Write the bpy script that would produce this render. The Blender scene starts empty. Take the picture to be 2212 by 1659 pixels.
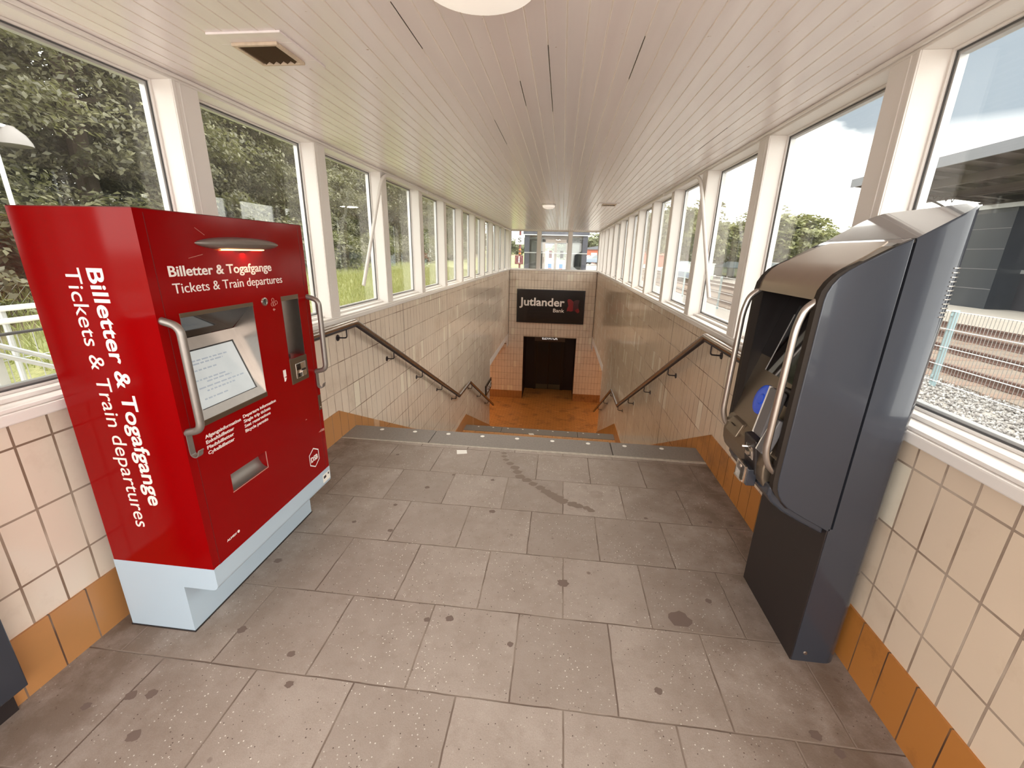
import bpy, bmesh, math, random
import numpy as np
from mathutils import Vector, Matrix
random.seed(7)
S = bpy.context.scene
COL = S.collection
PI = math.pi

# ------------------------------------------------------------------ camera
cam_d = bpy.data.cameras.new('camera'); cam = bpy.data.objects.new('camera', cam_d); COL.objects.link(cam)
cam_d.sensor_fit = 'HORIZONTAL'; cam_d.sensor_width = 36.0; cam_d.lens = 911.3/2212*36.0
cam_d.clip_start = 0.02; cam_d.clip_end = 600
def cam_axes(p, yw, r):
    f = Vector((-math.sin(yw)*math.cos(p), math.cos(yw)*math.cos(p), math.sin(p)))
    rt = f.cross(Vector((0, 0, 1))).normalized(); up = rt.cross(f)
    return rt*math.cos(r)+up*math.sin(r), -rt*math.sin(r)+up*math.cos(r), f
_rt, _up, _f = cam_axes(-.3023, .1072, .0236)
cam.matrix_world = Matrix(((_rt.x, _up.x, -_f.x, 0), (_rt.y, _up.y, -_f.y, 0), (_rt.z, _up.z, -_f.z, 1.6), (0, 0, 0, 1)))
S.camera = cam

# ------------------------------------------------------------------ world, exposure
S.view_settings.view_transform = 'Standard'; S.view_settings.look = 'None'
S.view_settings.gamma = 1.0; S.view_settings.use_curve_mapping = False
S.view_settings.exposure = 0.62
S.cycles.transparent_max_bounces = 24
S.cycles.max_bounces = 10; S.cycles.diffuse_bounces = 6
W = bpy.data.worlds.new('overcast_sky'); S.world = W; W.use_nodes = True
SKY_STRENGTH = 3.6
def build_world():
    nt = W.node_tree; nt.nodes.clear(); N = nt.nodes.new; L = nt.links.new
    tc = N('ShaderNodeTexCoord'); nz = N('ShaderNodeTexNoise'); nz.inputs['Scale'].default_value = 3.2
    nz.inputs['Detail'].default_value = 6; nz.inputs['Roughness'].default_value = .5
    mp = N('ShaderNodeMapping'); mp.inputs['Scale'].default_value = (1, 1, 2.2); L(tc.outputs['Generated'], mp.inputs[0]); L(mp.outputs[0], nz.inputs['Vector'])
    # the blue-grey break in the cloud is high in the east (+X, ahead)
    dp = N('ShaderNodeVectorMath'); dp.operation = 'DOT_PRODUCT'; L(tc.outputs['Generated'], dp.inputs[0])
    dp.inputs[1].default_value = Vector((0.595, 0.774, 0.217)).normalized()
    mr = N('ShaderNodeMapRange'); mr.inputs[1].default_value = .945; mr.inputs[2].default_value = .985; L(dp.outputs['Value'], mr.inputs[0])
    mr2 = N('ShaderNodeMapRange'); mr2.inputs[1].default_value = .34; mr2.inputs[2].default_value = .50; L(nz.outputs[0], mr2.inputs[0])
    mu = N('ShaderNodeMath'); mu.operation = 'MULTIPLY'; L(mr.outputs[0], mu.inputs[0]); L(mr2.outputs[0], mu.inputs[1])
    sx = N('ShaderNodeSeparateXYZ'); L(tc.outputs['Generated'], sx.inputs[0]); mz = N('ShaderNodeMapRange'); mz.inputs[1].default_value = .10; mz.inputs[2].default_value = .21; L(sx.outputs['Z'], mz.inputs[0])
    mu0 = mu; mu = N('ShaderNodeMath'); mu.operation = 'MULTIPLY'; L(mu0.outputs[0], mu.inputs[0]); L(mz.outputs[0], mu.inputs[1])
    base = N('ShaderNodeMixRGB'); base.inputs[1].default_value = (.98, .97, .95, 1); base.inputs[2].default_value = (1.0, .965, .915, 1)
    L(mr2.outputs[0], base.inputs[0])
    mix = N('ShaderNodeMixRGB'); mix.inputs[2].default_value = (.100, .118, .138, 1); L(mu.outputs[0], mix.inputs[0]); L(base.outputs[0], mix.inputs[1])
    bg = N('ShaderNodeBackground'); bg.inputs[1].default_value = SKY_STRENGTH; L(mix.outputs[0], bg.inputs[0])
    out = N('ShaderNodeOutputWorld'); L(bg.outputs[0], out.inputs[0])
build_world()

# ------------------------------------------------------------------ materials
def _lin(c):
    return tuple(((v/255)/12.92 if v/255 <= .04045 else ((v/255+.055)/1.055)**2.4) for v in c)
def new_mat(name):
    m = bpy.data.materials.new(name); m.use_nodes = True; nt = m.node_tree
    b = nt.nodes['Principled BSDF']; return m, nt, b
def mat(name, col, rough=.5, metal=0., coat=0., noise=0., nscale=8., spec=.5, emit=None, es=0., bump=0., bscale=60.):
    m, nt, b = new_mat(name); b.inputs['Base Color'].default_value = (*col, 1)
    b.inputs['Roughness'].default_value = rough; b.inputs['Metallic'].default_value = metal
    b.inputs['Coat Weight'].default_value = coat; b.inputs['Coat Roughness'].default_value = .04
    b.inputs['Specular IOR Level'].default_value = spec
    if emit: b.inputs['Emission Color'].default_value = (*emit, 1); b.inputs['Emission Strength'].default_value = es
    geo = nt.nodes.new('ShaderNodeNewGeometry')
    if noise > 0:
        n = nt.nodes.new('ShaderNodeTexNoise'); n.inputs['Scale'].default_value = nscale; n.inputs['Detail'].default_value = 6
        nt.links.new(geo.outputs['Position'], n.inputs['Vector'])
        mx = nt.nodes.new('ShaderNodeMixRGB'); mx.inputs[1].default_value = (*[v*(1-noise) for v in col], 1)
        mx.inputs[2].default_value = (*[min(1, v*(1+noise)) for v in col], 1)
        nt.links.new(n.outputs[0], mx.inputs[0]); nt.links.new(mx.outputs[0], b.inputs['Base Color'])
    if bump > 0:
        n2 = nt.nodes.new('ShaderNodeTexNoise'); n2.inputs['Scale'].default_value = bscale; n2.inputs['Detail'].default_value = 4
        nt.links.new(geo.outputs['Position'], n2.inputs['Vector'])
        bp = nt.nodes.new('ShaderNodeBump'); bp.inputs['Strength'].default_value = bump; bp.inputs['Distance'].default_value = .01
        nt.links.new(n2.outputs[0], bp.inputs['Height']); nt.links.new(bp.outputs[0], b.inputs['Normal'])
    return m

class NB:
    """small node helper"""
    def __init__(s, nt): s.nt = nt
    def n(s, t, **k):
        x = s.nt.nodes.new('ShaderNode'+t)
        for a, v in k.items(): setattr(x, a, v)
        return x
    def l(s, a, b): s.nt.links.new(a, b)
    def val(s, inp, v):
        if hasattr(v, 'links') or isinstance(v, bpy.types.NodeSocket): s.l(v, inp)
        else: inp.default_value = v
    def math(s, op, a, b=0., c=0., clamp=False):
        x = s.n('Math', operation=op, use_clamp=clamp)
        for i, v in enumerate((a, b, c)):
            if v is not None: s.val(x.inputs[i], v)
        return x.outputs[0]
    def noise(s, vec, scale, detail=4, rough=.5):
        x = s.n('TexNoise'); x.inputs['Scale'].default_value = scale; x.inputs['Detail'].default_value = detail
        x.inputs['Roughness'].default_value = rough; s.l(vec, x.inputs['Vector']); return x.outputs[0]
    def rng(s, v, a, b, c=0., d=1.):
        x = s.n('MapRange'); s.l(v, x.inputs[0])
        for i, q in enumerate((a, b, c, d)): x.inputs[i+1].default_value = q
        return x.outputs[0]
    def mix(s, f, a, b):
        x = s.n('MixRGB'); s.val(x.inputs[0], f)
        for i, v in ((1, a), (2, b)):
            if isinstance(v, tuple): x.inputs[i].default_value = (*v[:3], 1)
            else: s.l(v, x.inputs[i])
        return x.outputs[0]

def tile_mat(name, axis, u0, v0, bw, bh, mort, c_tile, c_alt, c_mort, c_mort2, seams=(), rough=.12, offset=0., mortar_lo=-9., odd=.93, stain=(.30, .17, .07), stain_amt=.25):
    """glazed tiles in a grid: axis 'x' -> wall facing x (u=y), 'y' -> wall facing y (u=x), 'z' -> floor (u=x,v=y)"""
    m, nt, b = new_mat(name); B = NB(nt)
    geo = B.n('NewGeometry'); sp = B.n('SeparateXYZ'); B.l(geo.outputs['Position'], sp.inputs[0])
    u = sp.outputs['Y'] if axis == 'x' else sp.outputs['X']; v = sp.outputs['Y'] if axis == 'z' else sp.outputs['Z']
    cb = B.n('CombineXYZ'); B.l(B.math('ADD', u, -u0+bw*200), cb.inputs[0]); B.l(B.math('ADD', v, -v0+bh*200), cb.inputs[1])
    br = B.n('TexBrick'); br.offset = offset; br.offset_frequency = 2; br.squash = 1
    B.l(cb.outputs[0], br.inputs['Vector'])
    br.inputs['Scale'].default_value = 1; br.inputs['Mortar Size'].default_value = mort; br.inputs['Mortar Smooth'].default_value = .15
    br.inputs['Brick Width'].default_value = bw; br.inputs['Row Height'].default_value = bh; br.inputs['Bias'].default_value = 0
    br.inputs['Color1'].default_value = (0, 0, 0, 1); br.inputs['Color2'].default_value = (1, 1, 1, 1); br.inputs['Mortar'].default_value = (.5, .5, .5, 1)
    rnd = br.outputs['Color']; fac = br.outputs['Fac']
    pos = geo.outputs['Position']
    tile = B.mix(B.rng(rnd, odd, odd+.01), B.mix(B.rng(rnd, 0, 1, 0, 1), tuple(x*.93 for x in c_tile), c_tile), c_alt)
    tile = B.mix(B.rng(B.noise(pos, 5, 5), .3, .8, 0, .3), tile, tuple(x*.86 for x in c_tile))
    tile = B.mix(B.math('MULTIPLY', B.rng(B.noise(pos, 2.3, 8, .7), .52, .72), stain_amt), tile, stain)
    mcol = B.mix(B.rng(B.noise(pos, 3.1, 6), .4, .62), c_mort, c_mort2)
    colr = B.mix(fac, tile, mcol)
    f_s = fac
    for s_ in seams:
        d = B.math('ABSOLUTE', B.math('ADD', u, -s_)); k = B.math('LESS_THAN', d, .0045)
        colr = B.mix(k, colr, (.035, .02, .012)); f_s = B.math('MAXIMUM', f_s, k)
    B.l(colr, b.inputs['Base Color'])
    B.l(B.rng(f_s, 0, 1, rough, .75), b.inputs['Roughness'])
    bp = B.n('Bump'); bp.inputs['Strength'].default_value = .6; bp.inputs['Distance'].default_value = .002
    h = B.math('SUBTRACT', B.math('MULTIPLY', B.noise(pos, 9, 2), .6), f_s); B.l(h, bp.inputs['Height']); B.l(bp.outputs[0], b.inputs['Normal'])
    return m

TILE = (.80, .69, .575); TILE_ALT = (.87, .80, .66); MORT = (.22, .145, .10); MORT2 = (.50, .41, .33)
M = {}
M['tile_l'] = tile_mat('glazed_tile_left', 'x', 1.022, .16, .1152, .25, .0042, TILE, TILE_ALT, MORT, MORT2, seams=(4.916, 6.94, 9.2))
M['tile_r'] = tile_mat('glazed_tile_right_dimmed', 'x', 1.014, .16, .1150, .25, .0042, (.76, .625, .485), TILE_ALT, MORT, MORT2, seams=(4.83, 6.93, 9.2))  # same tile as the left wall; its dimmer light is put into the colour
M['tile_e'] = tile_mat('glazed_tile_end', 'y', -.26, .16, .1152, .25, .0042, TILE, TILE_ALT, (.26, .16, .09), (.50, .40, .30), seams=(-.26,))
ORG = (.50, .235, .085)
M['base_l'] = tile_mat('ochre_skirting_left', 'x', 1.06, -.3, .1290, 9, .003, ORG, (.62, .40, .25), (.10, .05, .03), (.42, .30, .22), rough=.3, odd=.9)
M['base_r'] = tile_mat('ochre_skirting_right', 'x', 1.06, -.3, .1290, 9, .003, (.50, .20, .045), (.50, .20, .045), (.07, .03, .015), (.25, .12, .05), rough=.35, stain_amt=.8, stain=(.14, .05, .012))
M['base_e'] = tile_mat('ochre_skirting_end', 'y', 0, -.3, .1152, 9, .003, (.42, .20, .07), (.55, .36, .22), (.10, .05, .03), (.25, .12, .05), rough=.35, stain_amt=.6, stain=(.06, .025, .01))
M['low_floor'] = tile_mat('orange_floor_tile', 'z', 0, 0, .20, .10, .003, (.60, .28, .075), (.64, .32, .10), (.16, .07, .025), (.22, .10, .04), rough=.38, stain_amt=.75, stain=(.10, .035, .012), offset=.5)
M['white_frame'] = mat('white_painted_wood', (.83, .79, .755), .38, noise=.03, nscale=3, bump=.05, bscale=90)
M['white_ceiling'] = None
M['gasket'] = mat('dark_rubber_gasket', (.10, .10, .10), .5)
M['alu'] = mat('grey_aluminium_bead', (.5, .5, .5), .35, metal=.6)
M['red'] = mat('glossy_red_paint', (.235, .0006, .0012), .11, coat=0., spec=.13, noise=.04, nscale=2)
M['red_dark'] = mat('red_panel_gap', (.12, .002, .003), .5)
M['base_blue'] = mat('pale_blue_grey_enamel', (.43, .53, .62), .4, noise=.03, nscale=3)
M['steel'] = mat('brushed_steel', (.50, .455, .42), .30, metal=1., noise=.08, nscale=40)
M['steel_satin'] = mat('satin_metal_handle', (.30, .27, .25), .42, metal=.75, noise=.05, nscale=60)
M['bronze'] = mat('bronze_anodised_trim', (.20, .155, .11), .35, metal=.9)
M['bright_steel'] = mat('polished_steel', (.75, .70, .65), .16, metal=1.)
M['white_letter'] = mat('white_vinyl_letter', (.84, .78, .74), .5)
M['black'] = mat('black_plastic', (.012, .008, .008), .35)
M['black_gloss'] = mat('black_glass', (.008, .005, .005), .07, coat=.5)
M['slate'] = mat('slate_blue_metallic_paint', (.046, .051, .066), .2, metal=.25, coat=.45, spec=.3, noise=.04, nscale=3)
M['slate_roof'] = mat('slate_glossy_cap', (.13, .13, .15), .14, metal=.4, coat=1.)
M['charcoal'] = mat('charcoal_matt_panel', (.022, .017, .017), .42)
M['panel_metal'] = mat('bronze_metal_panel', (.24, .19, .14), .38, metal=.8, noise=.06, nscale=20)
M['hood_metal'] = mat('champagne_metal_hood', (.40, .32, .26), .30, metal=.85, noise=.04, nscale=20)
M['blue_disc'] = mat('blue_translucent_plastic', (.0, .085, .80), .3, coat=.5)
M['rail_metal'] = mat('weathered_steel_rail', (.40, .355, .33), .25, metal=1., noise=.15, nscale=20)
M['bracket'] = mat('dark_iron_bracket', (.045, .035, .04), .5, metal=.5)
M['sign_black'] = mat('dark_glossy_sign_panel', (.022, .016, .014), .16, coat=.3)
M['stone'] = mat('grey_granite_nosing', (.235, .205, .185), .7, noise=.25, nscale=60, bump=.2, bscale=120)
M['stud'] = mat('white_plastic_stud', (.85, .82, .76), .4)
M['paper'] = mat('white_paper', (.85, .82, .78), .8)
M['concrete'] = mat('pale_concrete_paving', (.52, .48, .43), .9, noise=.15, nscale=6, bump=.3, bscale=30)
M['asphalt'] = mat('pale_asphalt', (.38, .35, .32), .9, noise=.15, nscale=3, bump=.3, bscale=40)  # light grey-beige surface of the car park
M['galv'] = mat('galvanised_steel', (.50, .52, .53), .4, metal=.5, noise=.1, nscale=20)
M['white_paint'] = mat('white_painted_pole', (.8, .8, .8), .4)
M['post_blue'] = mat('pale_blue_painted_post', (.27, .38, .42), .5)
M['rail_rust'] = mat('rusty_rail', (.12, .065, .05), .6, metal=.3, noise=.3, nscale=10)
M['sleeper'] = mat('brown_sleeper', (.19, .13, .10), .9, noise=.3, nscale=15)
M['gravel'] = mat('pale_ballast_gravel', (.28, .26, .24), .9, noise=.4, nscale=22, bump=.8, bscale=22)
M['stone_bit'] = None
M['shed_panel'] = mat('dark_blue_grey_cladding', (.018, .024, .034), .35, noise=.2, nscale=2)
M['shed_dark'] = mat('dark_opening', (.012, .012, .02), .5)
M['roof_felt'] = mat('grey_roof_edge', (.11, .12, .14), .6)
M['wood_dark'] = mat('dark_brown_timber', (.035, .022, .017), .7, noise=.35, nscale=6)
M['tower_dark'] = mat('blue_grey_tower_frame', (.055, .06, .085), .35, noise=.1)
M['tower_in'] = mat('taupe_lift_interior', (.22, .18, .15), .6, noise=.15, nscale=4)
M['brick_red'] = mat('red_brick_building', (.42, .13, .08), .9, noise=.15, nscale=8)
M['car_dark'] = mat('dark_car_paint', (.035, .04, .05), .2, coat=1.)
M['car_white'] = mat('white_car_paint', (.7, .7, .7), .2, coat=1.)
M['car_blue'] = mat('blue_grey_car_paint', (.18, .24, .32), .2, coat=1.)
M['car_glass'] = mat('car_window_glass', (.12, .15, .17), .08, coat=1.)
M['tyre'] = mat('black_tyre', (.015, .015, .015), .8)
M['bark'] = mat('grey_brown_bark', (.12, .09, .065), .9, noise=.3, nscale=10)
M['grass'] = mat('olive_grass', (.30, .31, .13), .95, noise=.35, nscale=7, bump=.8, bscale=35)  # olive green of the far hills
def lawn_mat():
    m, nt, b = new_mat('lawn_and_bare_bank'); B = NB(nt); geo = B.n('NewGeometry'); pos = geo.outputs['Position']; sp = B.n('SeparateXYZ'); B.l(pos, sp.inputs[0])
    g = B.mix(B.rng(B.noise(pos, 5, 6, .7), .35, .65), (.24, .26, .09), (.42, .41, .20)); g = B.mix(B.rng(B.noise(pos, .6, 4), .45, .7), g, (.20, .24, .075))
    e = B.mix(B.noise(pos, 3, 6, .7), (.09, .06, .035), (.22, .16, .10))
    k = B.math('MULTIPLY', B.rng(B.math('ADD', sp.outputs['X'], B.noise(pos, 1, 3)), -6.3, -7.2), B.rng(sp.outputs['Y'], 8.5, 7.2))
    k = B.math('MAXIMUM', k, B.rng(B.math('ADD', sp.outputs['X'], B.noise(pos, 1, 3)), -9.0, -10.2))
    B.l(B.mix(k, g, e), b.inputs['Base Color']); b.inputs['Roughness'].default_value = .95
    bp = B.n('Bump'); bp.inputs['Strength'].default_value = .8; bp.inputs['Distance'].default_value = .05; B.l(B.noise(pos, 30, 4), bp.inputs['Height']); B.l(bp.outputs[0], b.inputs['Normal'])
    return m
M['lawn'] = lawn_mat()
M['soil'] = mat('brown_earth_bank', (.17, .12, .07), .95, noise=.4, nscale=4, bump=.5, bscale=20)
M['orange'] = mat('orange_marker', (.85, .25, .04), .5)
M['maroon'] = mat('maroon_sign', (.14, .03, .045), .4)
M['sticker_blue'] = mat('blue_sticker', (.02, .20, .62), .4)
M['sticker_red'] = mat('pale_red_sticker', (.6, .2, .16), .4)
M['dome'] = mat('opal_plastic_dome', (.82, .76, .70), .35, emit=(1, .9, .78), es=.35)
M['lamp_on'] = mat('warm_lamp_glow', (.9, .6, .3), .5, emit=(1., .50, .18), es=3.)
M['lcd'] = mat('lcd_screen', (.30, .31, .30), .12, emit=(.62, .66, .66), es=.34, noise=.25, nscale=9)
M['lcd_line'] = mat('faint_blue_screen_line', (.26, .29, .33), .2, emit=(.5, .55, .62), es=.2)
M['logo_red'] = mat('sign_logo_red', (.24, .002, .002), .3)
M['logo_red2'] = mat('sign_logo_dark_red', (.06, .001, .001), .3)
M['lit_letter'] = mat('lit_white_sign_letter', (.9, .9, .9), .4, emit=(1, .95, .9), es=.55)
M['scratch'] = mat('pale_scratch', (.5, .22, .18), .6)

def ceiling_mat():
    m, nt, b = new_mat('white_painted_boards'); B = NB(nt)
    geo = B.n('NewGeometry'); pos = geo.outputs['Position']
    mp = B.n('Mapping'); mp.inputs['Scale'].default_value = (14, .35, 14); B.l(pos, mp.inputs[0])
    c = B.mix(B.rng(B.noise(mp.outputs[0], 1, 3), .35, .7), (.85, .785, .785), (.90, .845, .84))
    c = B.mix(B.rng(B.noise(pos, 40, 3), .74, .8), c, (.45, .30, .20))
    B.l(c, b.inputs['Base Color']); b.inputs['Roughness'].default_value = .24
    return m
M['white_ceiling'] = ceiling_mat()
M['groove'] = mat('board_joint_lit', (.90, .84, .79), .35, noise=.08, nscale=3)  # same white paint, brightened for the window light caught in the grooves

def paver_mat():
    m, nt, b = new_mat('concrete_pavers'); B = NB(nt)
    geo = B.n('NewGeometry'); pos = geo.outputs['Position']; sp = B.n('SeparateXYZ'); B.l(pos, sp.inputs[0])
    bw, bh = .402, .4085
    cb = B.n('CombineXYZ'); B.l(B.math('ADD', sp.outputs['X'], -.098+bw*40), cb.inputs[0]); B.l(B.math('ADD', sp.outputs['Y'], -1.145+bh*40), cb.inputs[1])
    # jitter joints a little
    nv = B.n('TexNoise'); nv.inputs['Scale'].default_value = 9; B.l(pos, nv.inputs['Vector'])
    vm = B.n('VectorMath', operation='MULTIPLY_ADD'); B.l(nv.outputs['Color'], vm.inputs[0]); vm.inputs[1].default_value = (.007, .007, 0); B.l(cb.outputs[0], vm.inputs[2])
    br = B.n('TexBrick'); br.offset = .5; br.offset_frequency = 2; B.l(vm.outputs[0], br.inputs['Vector'])
    for k, v in (('Scale', 1), ('Mortar Size', .0045), ('Mortar Smooth', .7), ('Brick Width', bw), ('Row Height', bh), ('Bias', 0)): br.inputs[k].default_value = v
    br.inputs['Color1'].default_value = (0, 0, 0, 1); br.inputs['Color2'].default_value = (1, 1, 1, 1); br.inputs['Mortar'].default_value = (.5, .5, .5, 1)
    rnd, fac = br.outputs['Color'], br.outputs['Fac']
    c = B.mix(rnd, (.315, .262, .228), (.410, .350, .310))
    c = B.mix(B.rng(B.noise(pos, 4, 6, .6), .35, .75, 0, .6), c, (.26, .205, .17))
    c = B.mix(B.rng(B.noise(pos, 13, 7, .7), .50, .72, 0, .38), c, (.21, .16, .13)); c = B.mix(B.rng(B.noise(pos, 9, 5, .6), .56, .70, 0, .2), c, (.50, .44, .39))
    c = B.mix(B.rng(B.noise(pos, 260, 2), .42, .7, 0, .35), c, (.22, .17, .14))
    # aggregate specks
    vo = B.n('TexVoronoi'); vo.inputs['Scale'].default_value = 165; B.l(pos, vo.inputs['Vector'])
    sepc = B.n('SeparateColor'); B.l(vo.outputs['Color'], sepc.inputs[0])
    near = B.math('LESS_THAN', vo.outputs['Distance'], B.math('MULTIPLY', sepc.outputs[2], .42)); br2 = B.math('GREATER_THAN', sepc.outputs[0], .90); dk2 = B.math('LESS_THAN', sepc.outputs[0], .035)
    patchy = B.rng(B.noise(pos, 2.1, 3), .38, .6)
    c = B.mix(B.math('MULTIPLY', B.math('MULTIPLY', near, br2), patchy), c, (.78, .74, .68))
    c = B.mix(B.math('MULTIPLY', near, dk2), c, (.10, .07, .06))
    # chewing gum and drips
    for sc, th, r, amt, cc in ((3.1, .82, .055, .7, (.13, .085, .075)), (7, .84, .085, .55, (.16, .115, .10)), (2.2, .72, .13, .22, (.19, .135, .105)), (1.3, .7, .16, .16, (.18, .12, .08))):
        w = B.n('TexVoronoi'); w.inputs['Scale'].default_value = sc; w.inputs['Randomness'].default_value = 1
        wv = B.n('VectorMath', operation='MULTIPLY_ADD'); B.l(nv.outputs['Color'], wv.inputs[0]); wv.inputs[1].default_value = (.03, .03, 0); B.l(pos, wv.inputs[2]); B.l(wv.outputs[0], w.inputs['Vector'])
        sc_ = B.n('SeparateColor'); B.l(w.outputs['Color'], sc_.inputs[0])
        k = B.math('MULTIPLY', B.math('GREATER_THAN', sc_.outputs[1], th), B.rng(w.outputs['Distance'], r, r*.7))
        c = B.mix(B.math('MULTIPLY', k, amt), c, cc)
    # grime where walls meet the paving (dirt that stays)
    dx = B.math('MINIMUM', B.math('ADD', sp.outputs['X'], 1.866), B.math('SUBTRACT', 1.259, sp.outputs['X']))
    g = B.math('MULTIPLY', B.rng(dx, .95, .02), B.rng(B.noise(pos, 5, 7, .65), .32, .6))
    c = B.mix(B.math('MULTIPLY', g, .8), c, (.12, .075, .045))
    c = B.mix(fac, c, B.mix(B.rng(B.noise(pos, 5, 3), .4, .6), (.13, .09, .07), (.24, .19, .155)))
    B.l(c, b.inputs['Base Color']); b.inputs['Roughness'].default_value = .75
    bp = B.n('Bump'); bp.inputs['Strength'].default_value = .5; bp.inputs['Distance'].default_value = .003
    B.l(B.math('SUBTRACT', B.math('MULTIPLY', B.noise(pos, 120, 3), .4), fac), bp.inputs['Height']); B.l(bp.outputs[0], b.inputs['Normal'])
    return m
M['paver'] = paver_mat()

def glass_mat(name, haze_dirt=.016, tint=(.97, .98, .96)):
    m = bpy.data.materials.new(name); m.use_nodes = True; nt = m.node_tree; nt.nodes.clear(); B = NB(nt)
    tr = B.n('BsdfTransparent'); tr.inputs[0].default_value = (*tint, 1); gl = B.n('BsdfGlossy'); gl.inputs['Roughness'].default_value = .0
    gl.inputs[0].default_value = (.95, .95, .95, 1)
    lw = B.n('LayerWeight'); lw.inputs[0].default_value = .5
    f = B.math('ADD', B.math('MULTIPLY', B.math('POWER', lw.outputs['Facing'], 5.), .95), .045)
    mx = B.n('MixShader'); B.l(f, mx.inputs[0]); B.l(tr.outputs[0], mx.inputs[1]); B.l(gl.outputs[0], mx.inputs[2])
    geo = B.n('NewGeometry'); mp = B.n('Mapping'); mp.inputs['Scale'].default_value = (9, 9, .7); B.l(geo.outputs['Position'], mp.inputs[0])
    k = B.math('MULTIPLY', B.rng(B.noise(mp.outputs[0], 1, 5, .6), .45, .8, .25, 1), haze_dirt)  # streaky translucent film, also standing in for milky reflections on the panes
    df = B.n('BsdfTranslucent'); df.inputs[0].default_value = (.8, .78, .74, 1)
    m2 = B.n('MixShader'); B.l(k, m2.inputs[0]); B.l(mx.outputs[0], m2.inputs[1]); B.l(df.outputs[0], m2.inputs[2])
    o = B.n('OutputMaterial'); B.l(m2.outputs[0], o.inputs[0]); return m
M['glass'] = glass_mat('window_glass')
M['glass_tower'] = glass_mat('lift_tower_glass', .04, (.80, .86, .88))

def leaf_mat(name, c1, c2, c3):
    m = bpy.data.materials.new(name); m.use_nodes = True; nt = m.node_tree; nt.nodes.clear(); B = NB(nt)
    geo = B.n('NewGeometry'); r = geo.outputs['Random Per Island']
    c = B.mix(B.rng(r, 0, .6), c1, c2); c = B.mix(B.rng(r, .7, 1), c, c3)
    c = B.mix(B.rng(B.noise(geo.outputs['Position'], .8, 3), .35, .65, 0, .45), c, c1)
    d = B.n('BsdfDiffuse'); t = B.n('BsdfTranslucent'); g = B.n('BsdfGlossy'); g.inputs['Roughness'].default_value = .45
    B.l(c, d.inputs[0]); B.l(B.mix(.5, c, (.32, .34, .10)), t.inputs[0])
    a = B.n('MixShader'); a.inputs[0].default_value = .3; B.l(d.outputs[0], a.inputs[1]); B.l(t.outputs[0], a.inputs[2])
    b = B.n('MixShader'); b.inputs[0].default_value = .06; B.l(a.outputs[0], b.inputs[1]); B.l(g.outputs[0], b.inputs[2])
    o = B.n('OutputMaterial'); B.l(b.outputs[0], o.inputs[0]); return m
M['leaf'] = leaf_mat('deep_green_leaves', (.066, .064, .036), (.16, .155, .08), (.29, .28, .17))
M['leaf_light'] = leaf_mat('light_green_leaves', (.10, .11, .04), (.18, .19, .075), (.27, .27, .12))
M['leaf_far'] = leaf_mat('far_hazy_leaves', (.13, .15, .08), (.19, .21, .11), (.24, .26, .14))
def pebble_mat():
    m, nt, b = new_mat('ballast_pebbles'); B = NB(nt); geo = B.n('NewGeometry'); r = geo.outputs['Random Per Island']
    B.l(B.mix(r, (.17, .155, .15), (.46, .45, .44)), b.inputs['Base Color']); b.inputs['Roughness'].default_value = .85
    return m
M['stone_bit'] = pebble_mat()

# ------------------------------------------------------------------ mesh helpers
ORG0 = Vector((0, 0, 0))           # origin of the thing being built
def set_org(*p):
    global ORG0; ORG0 = Vector(p)

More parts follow.
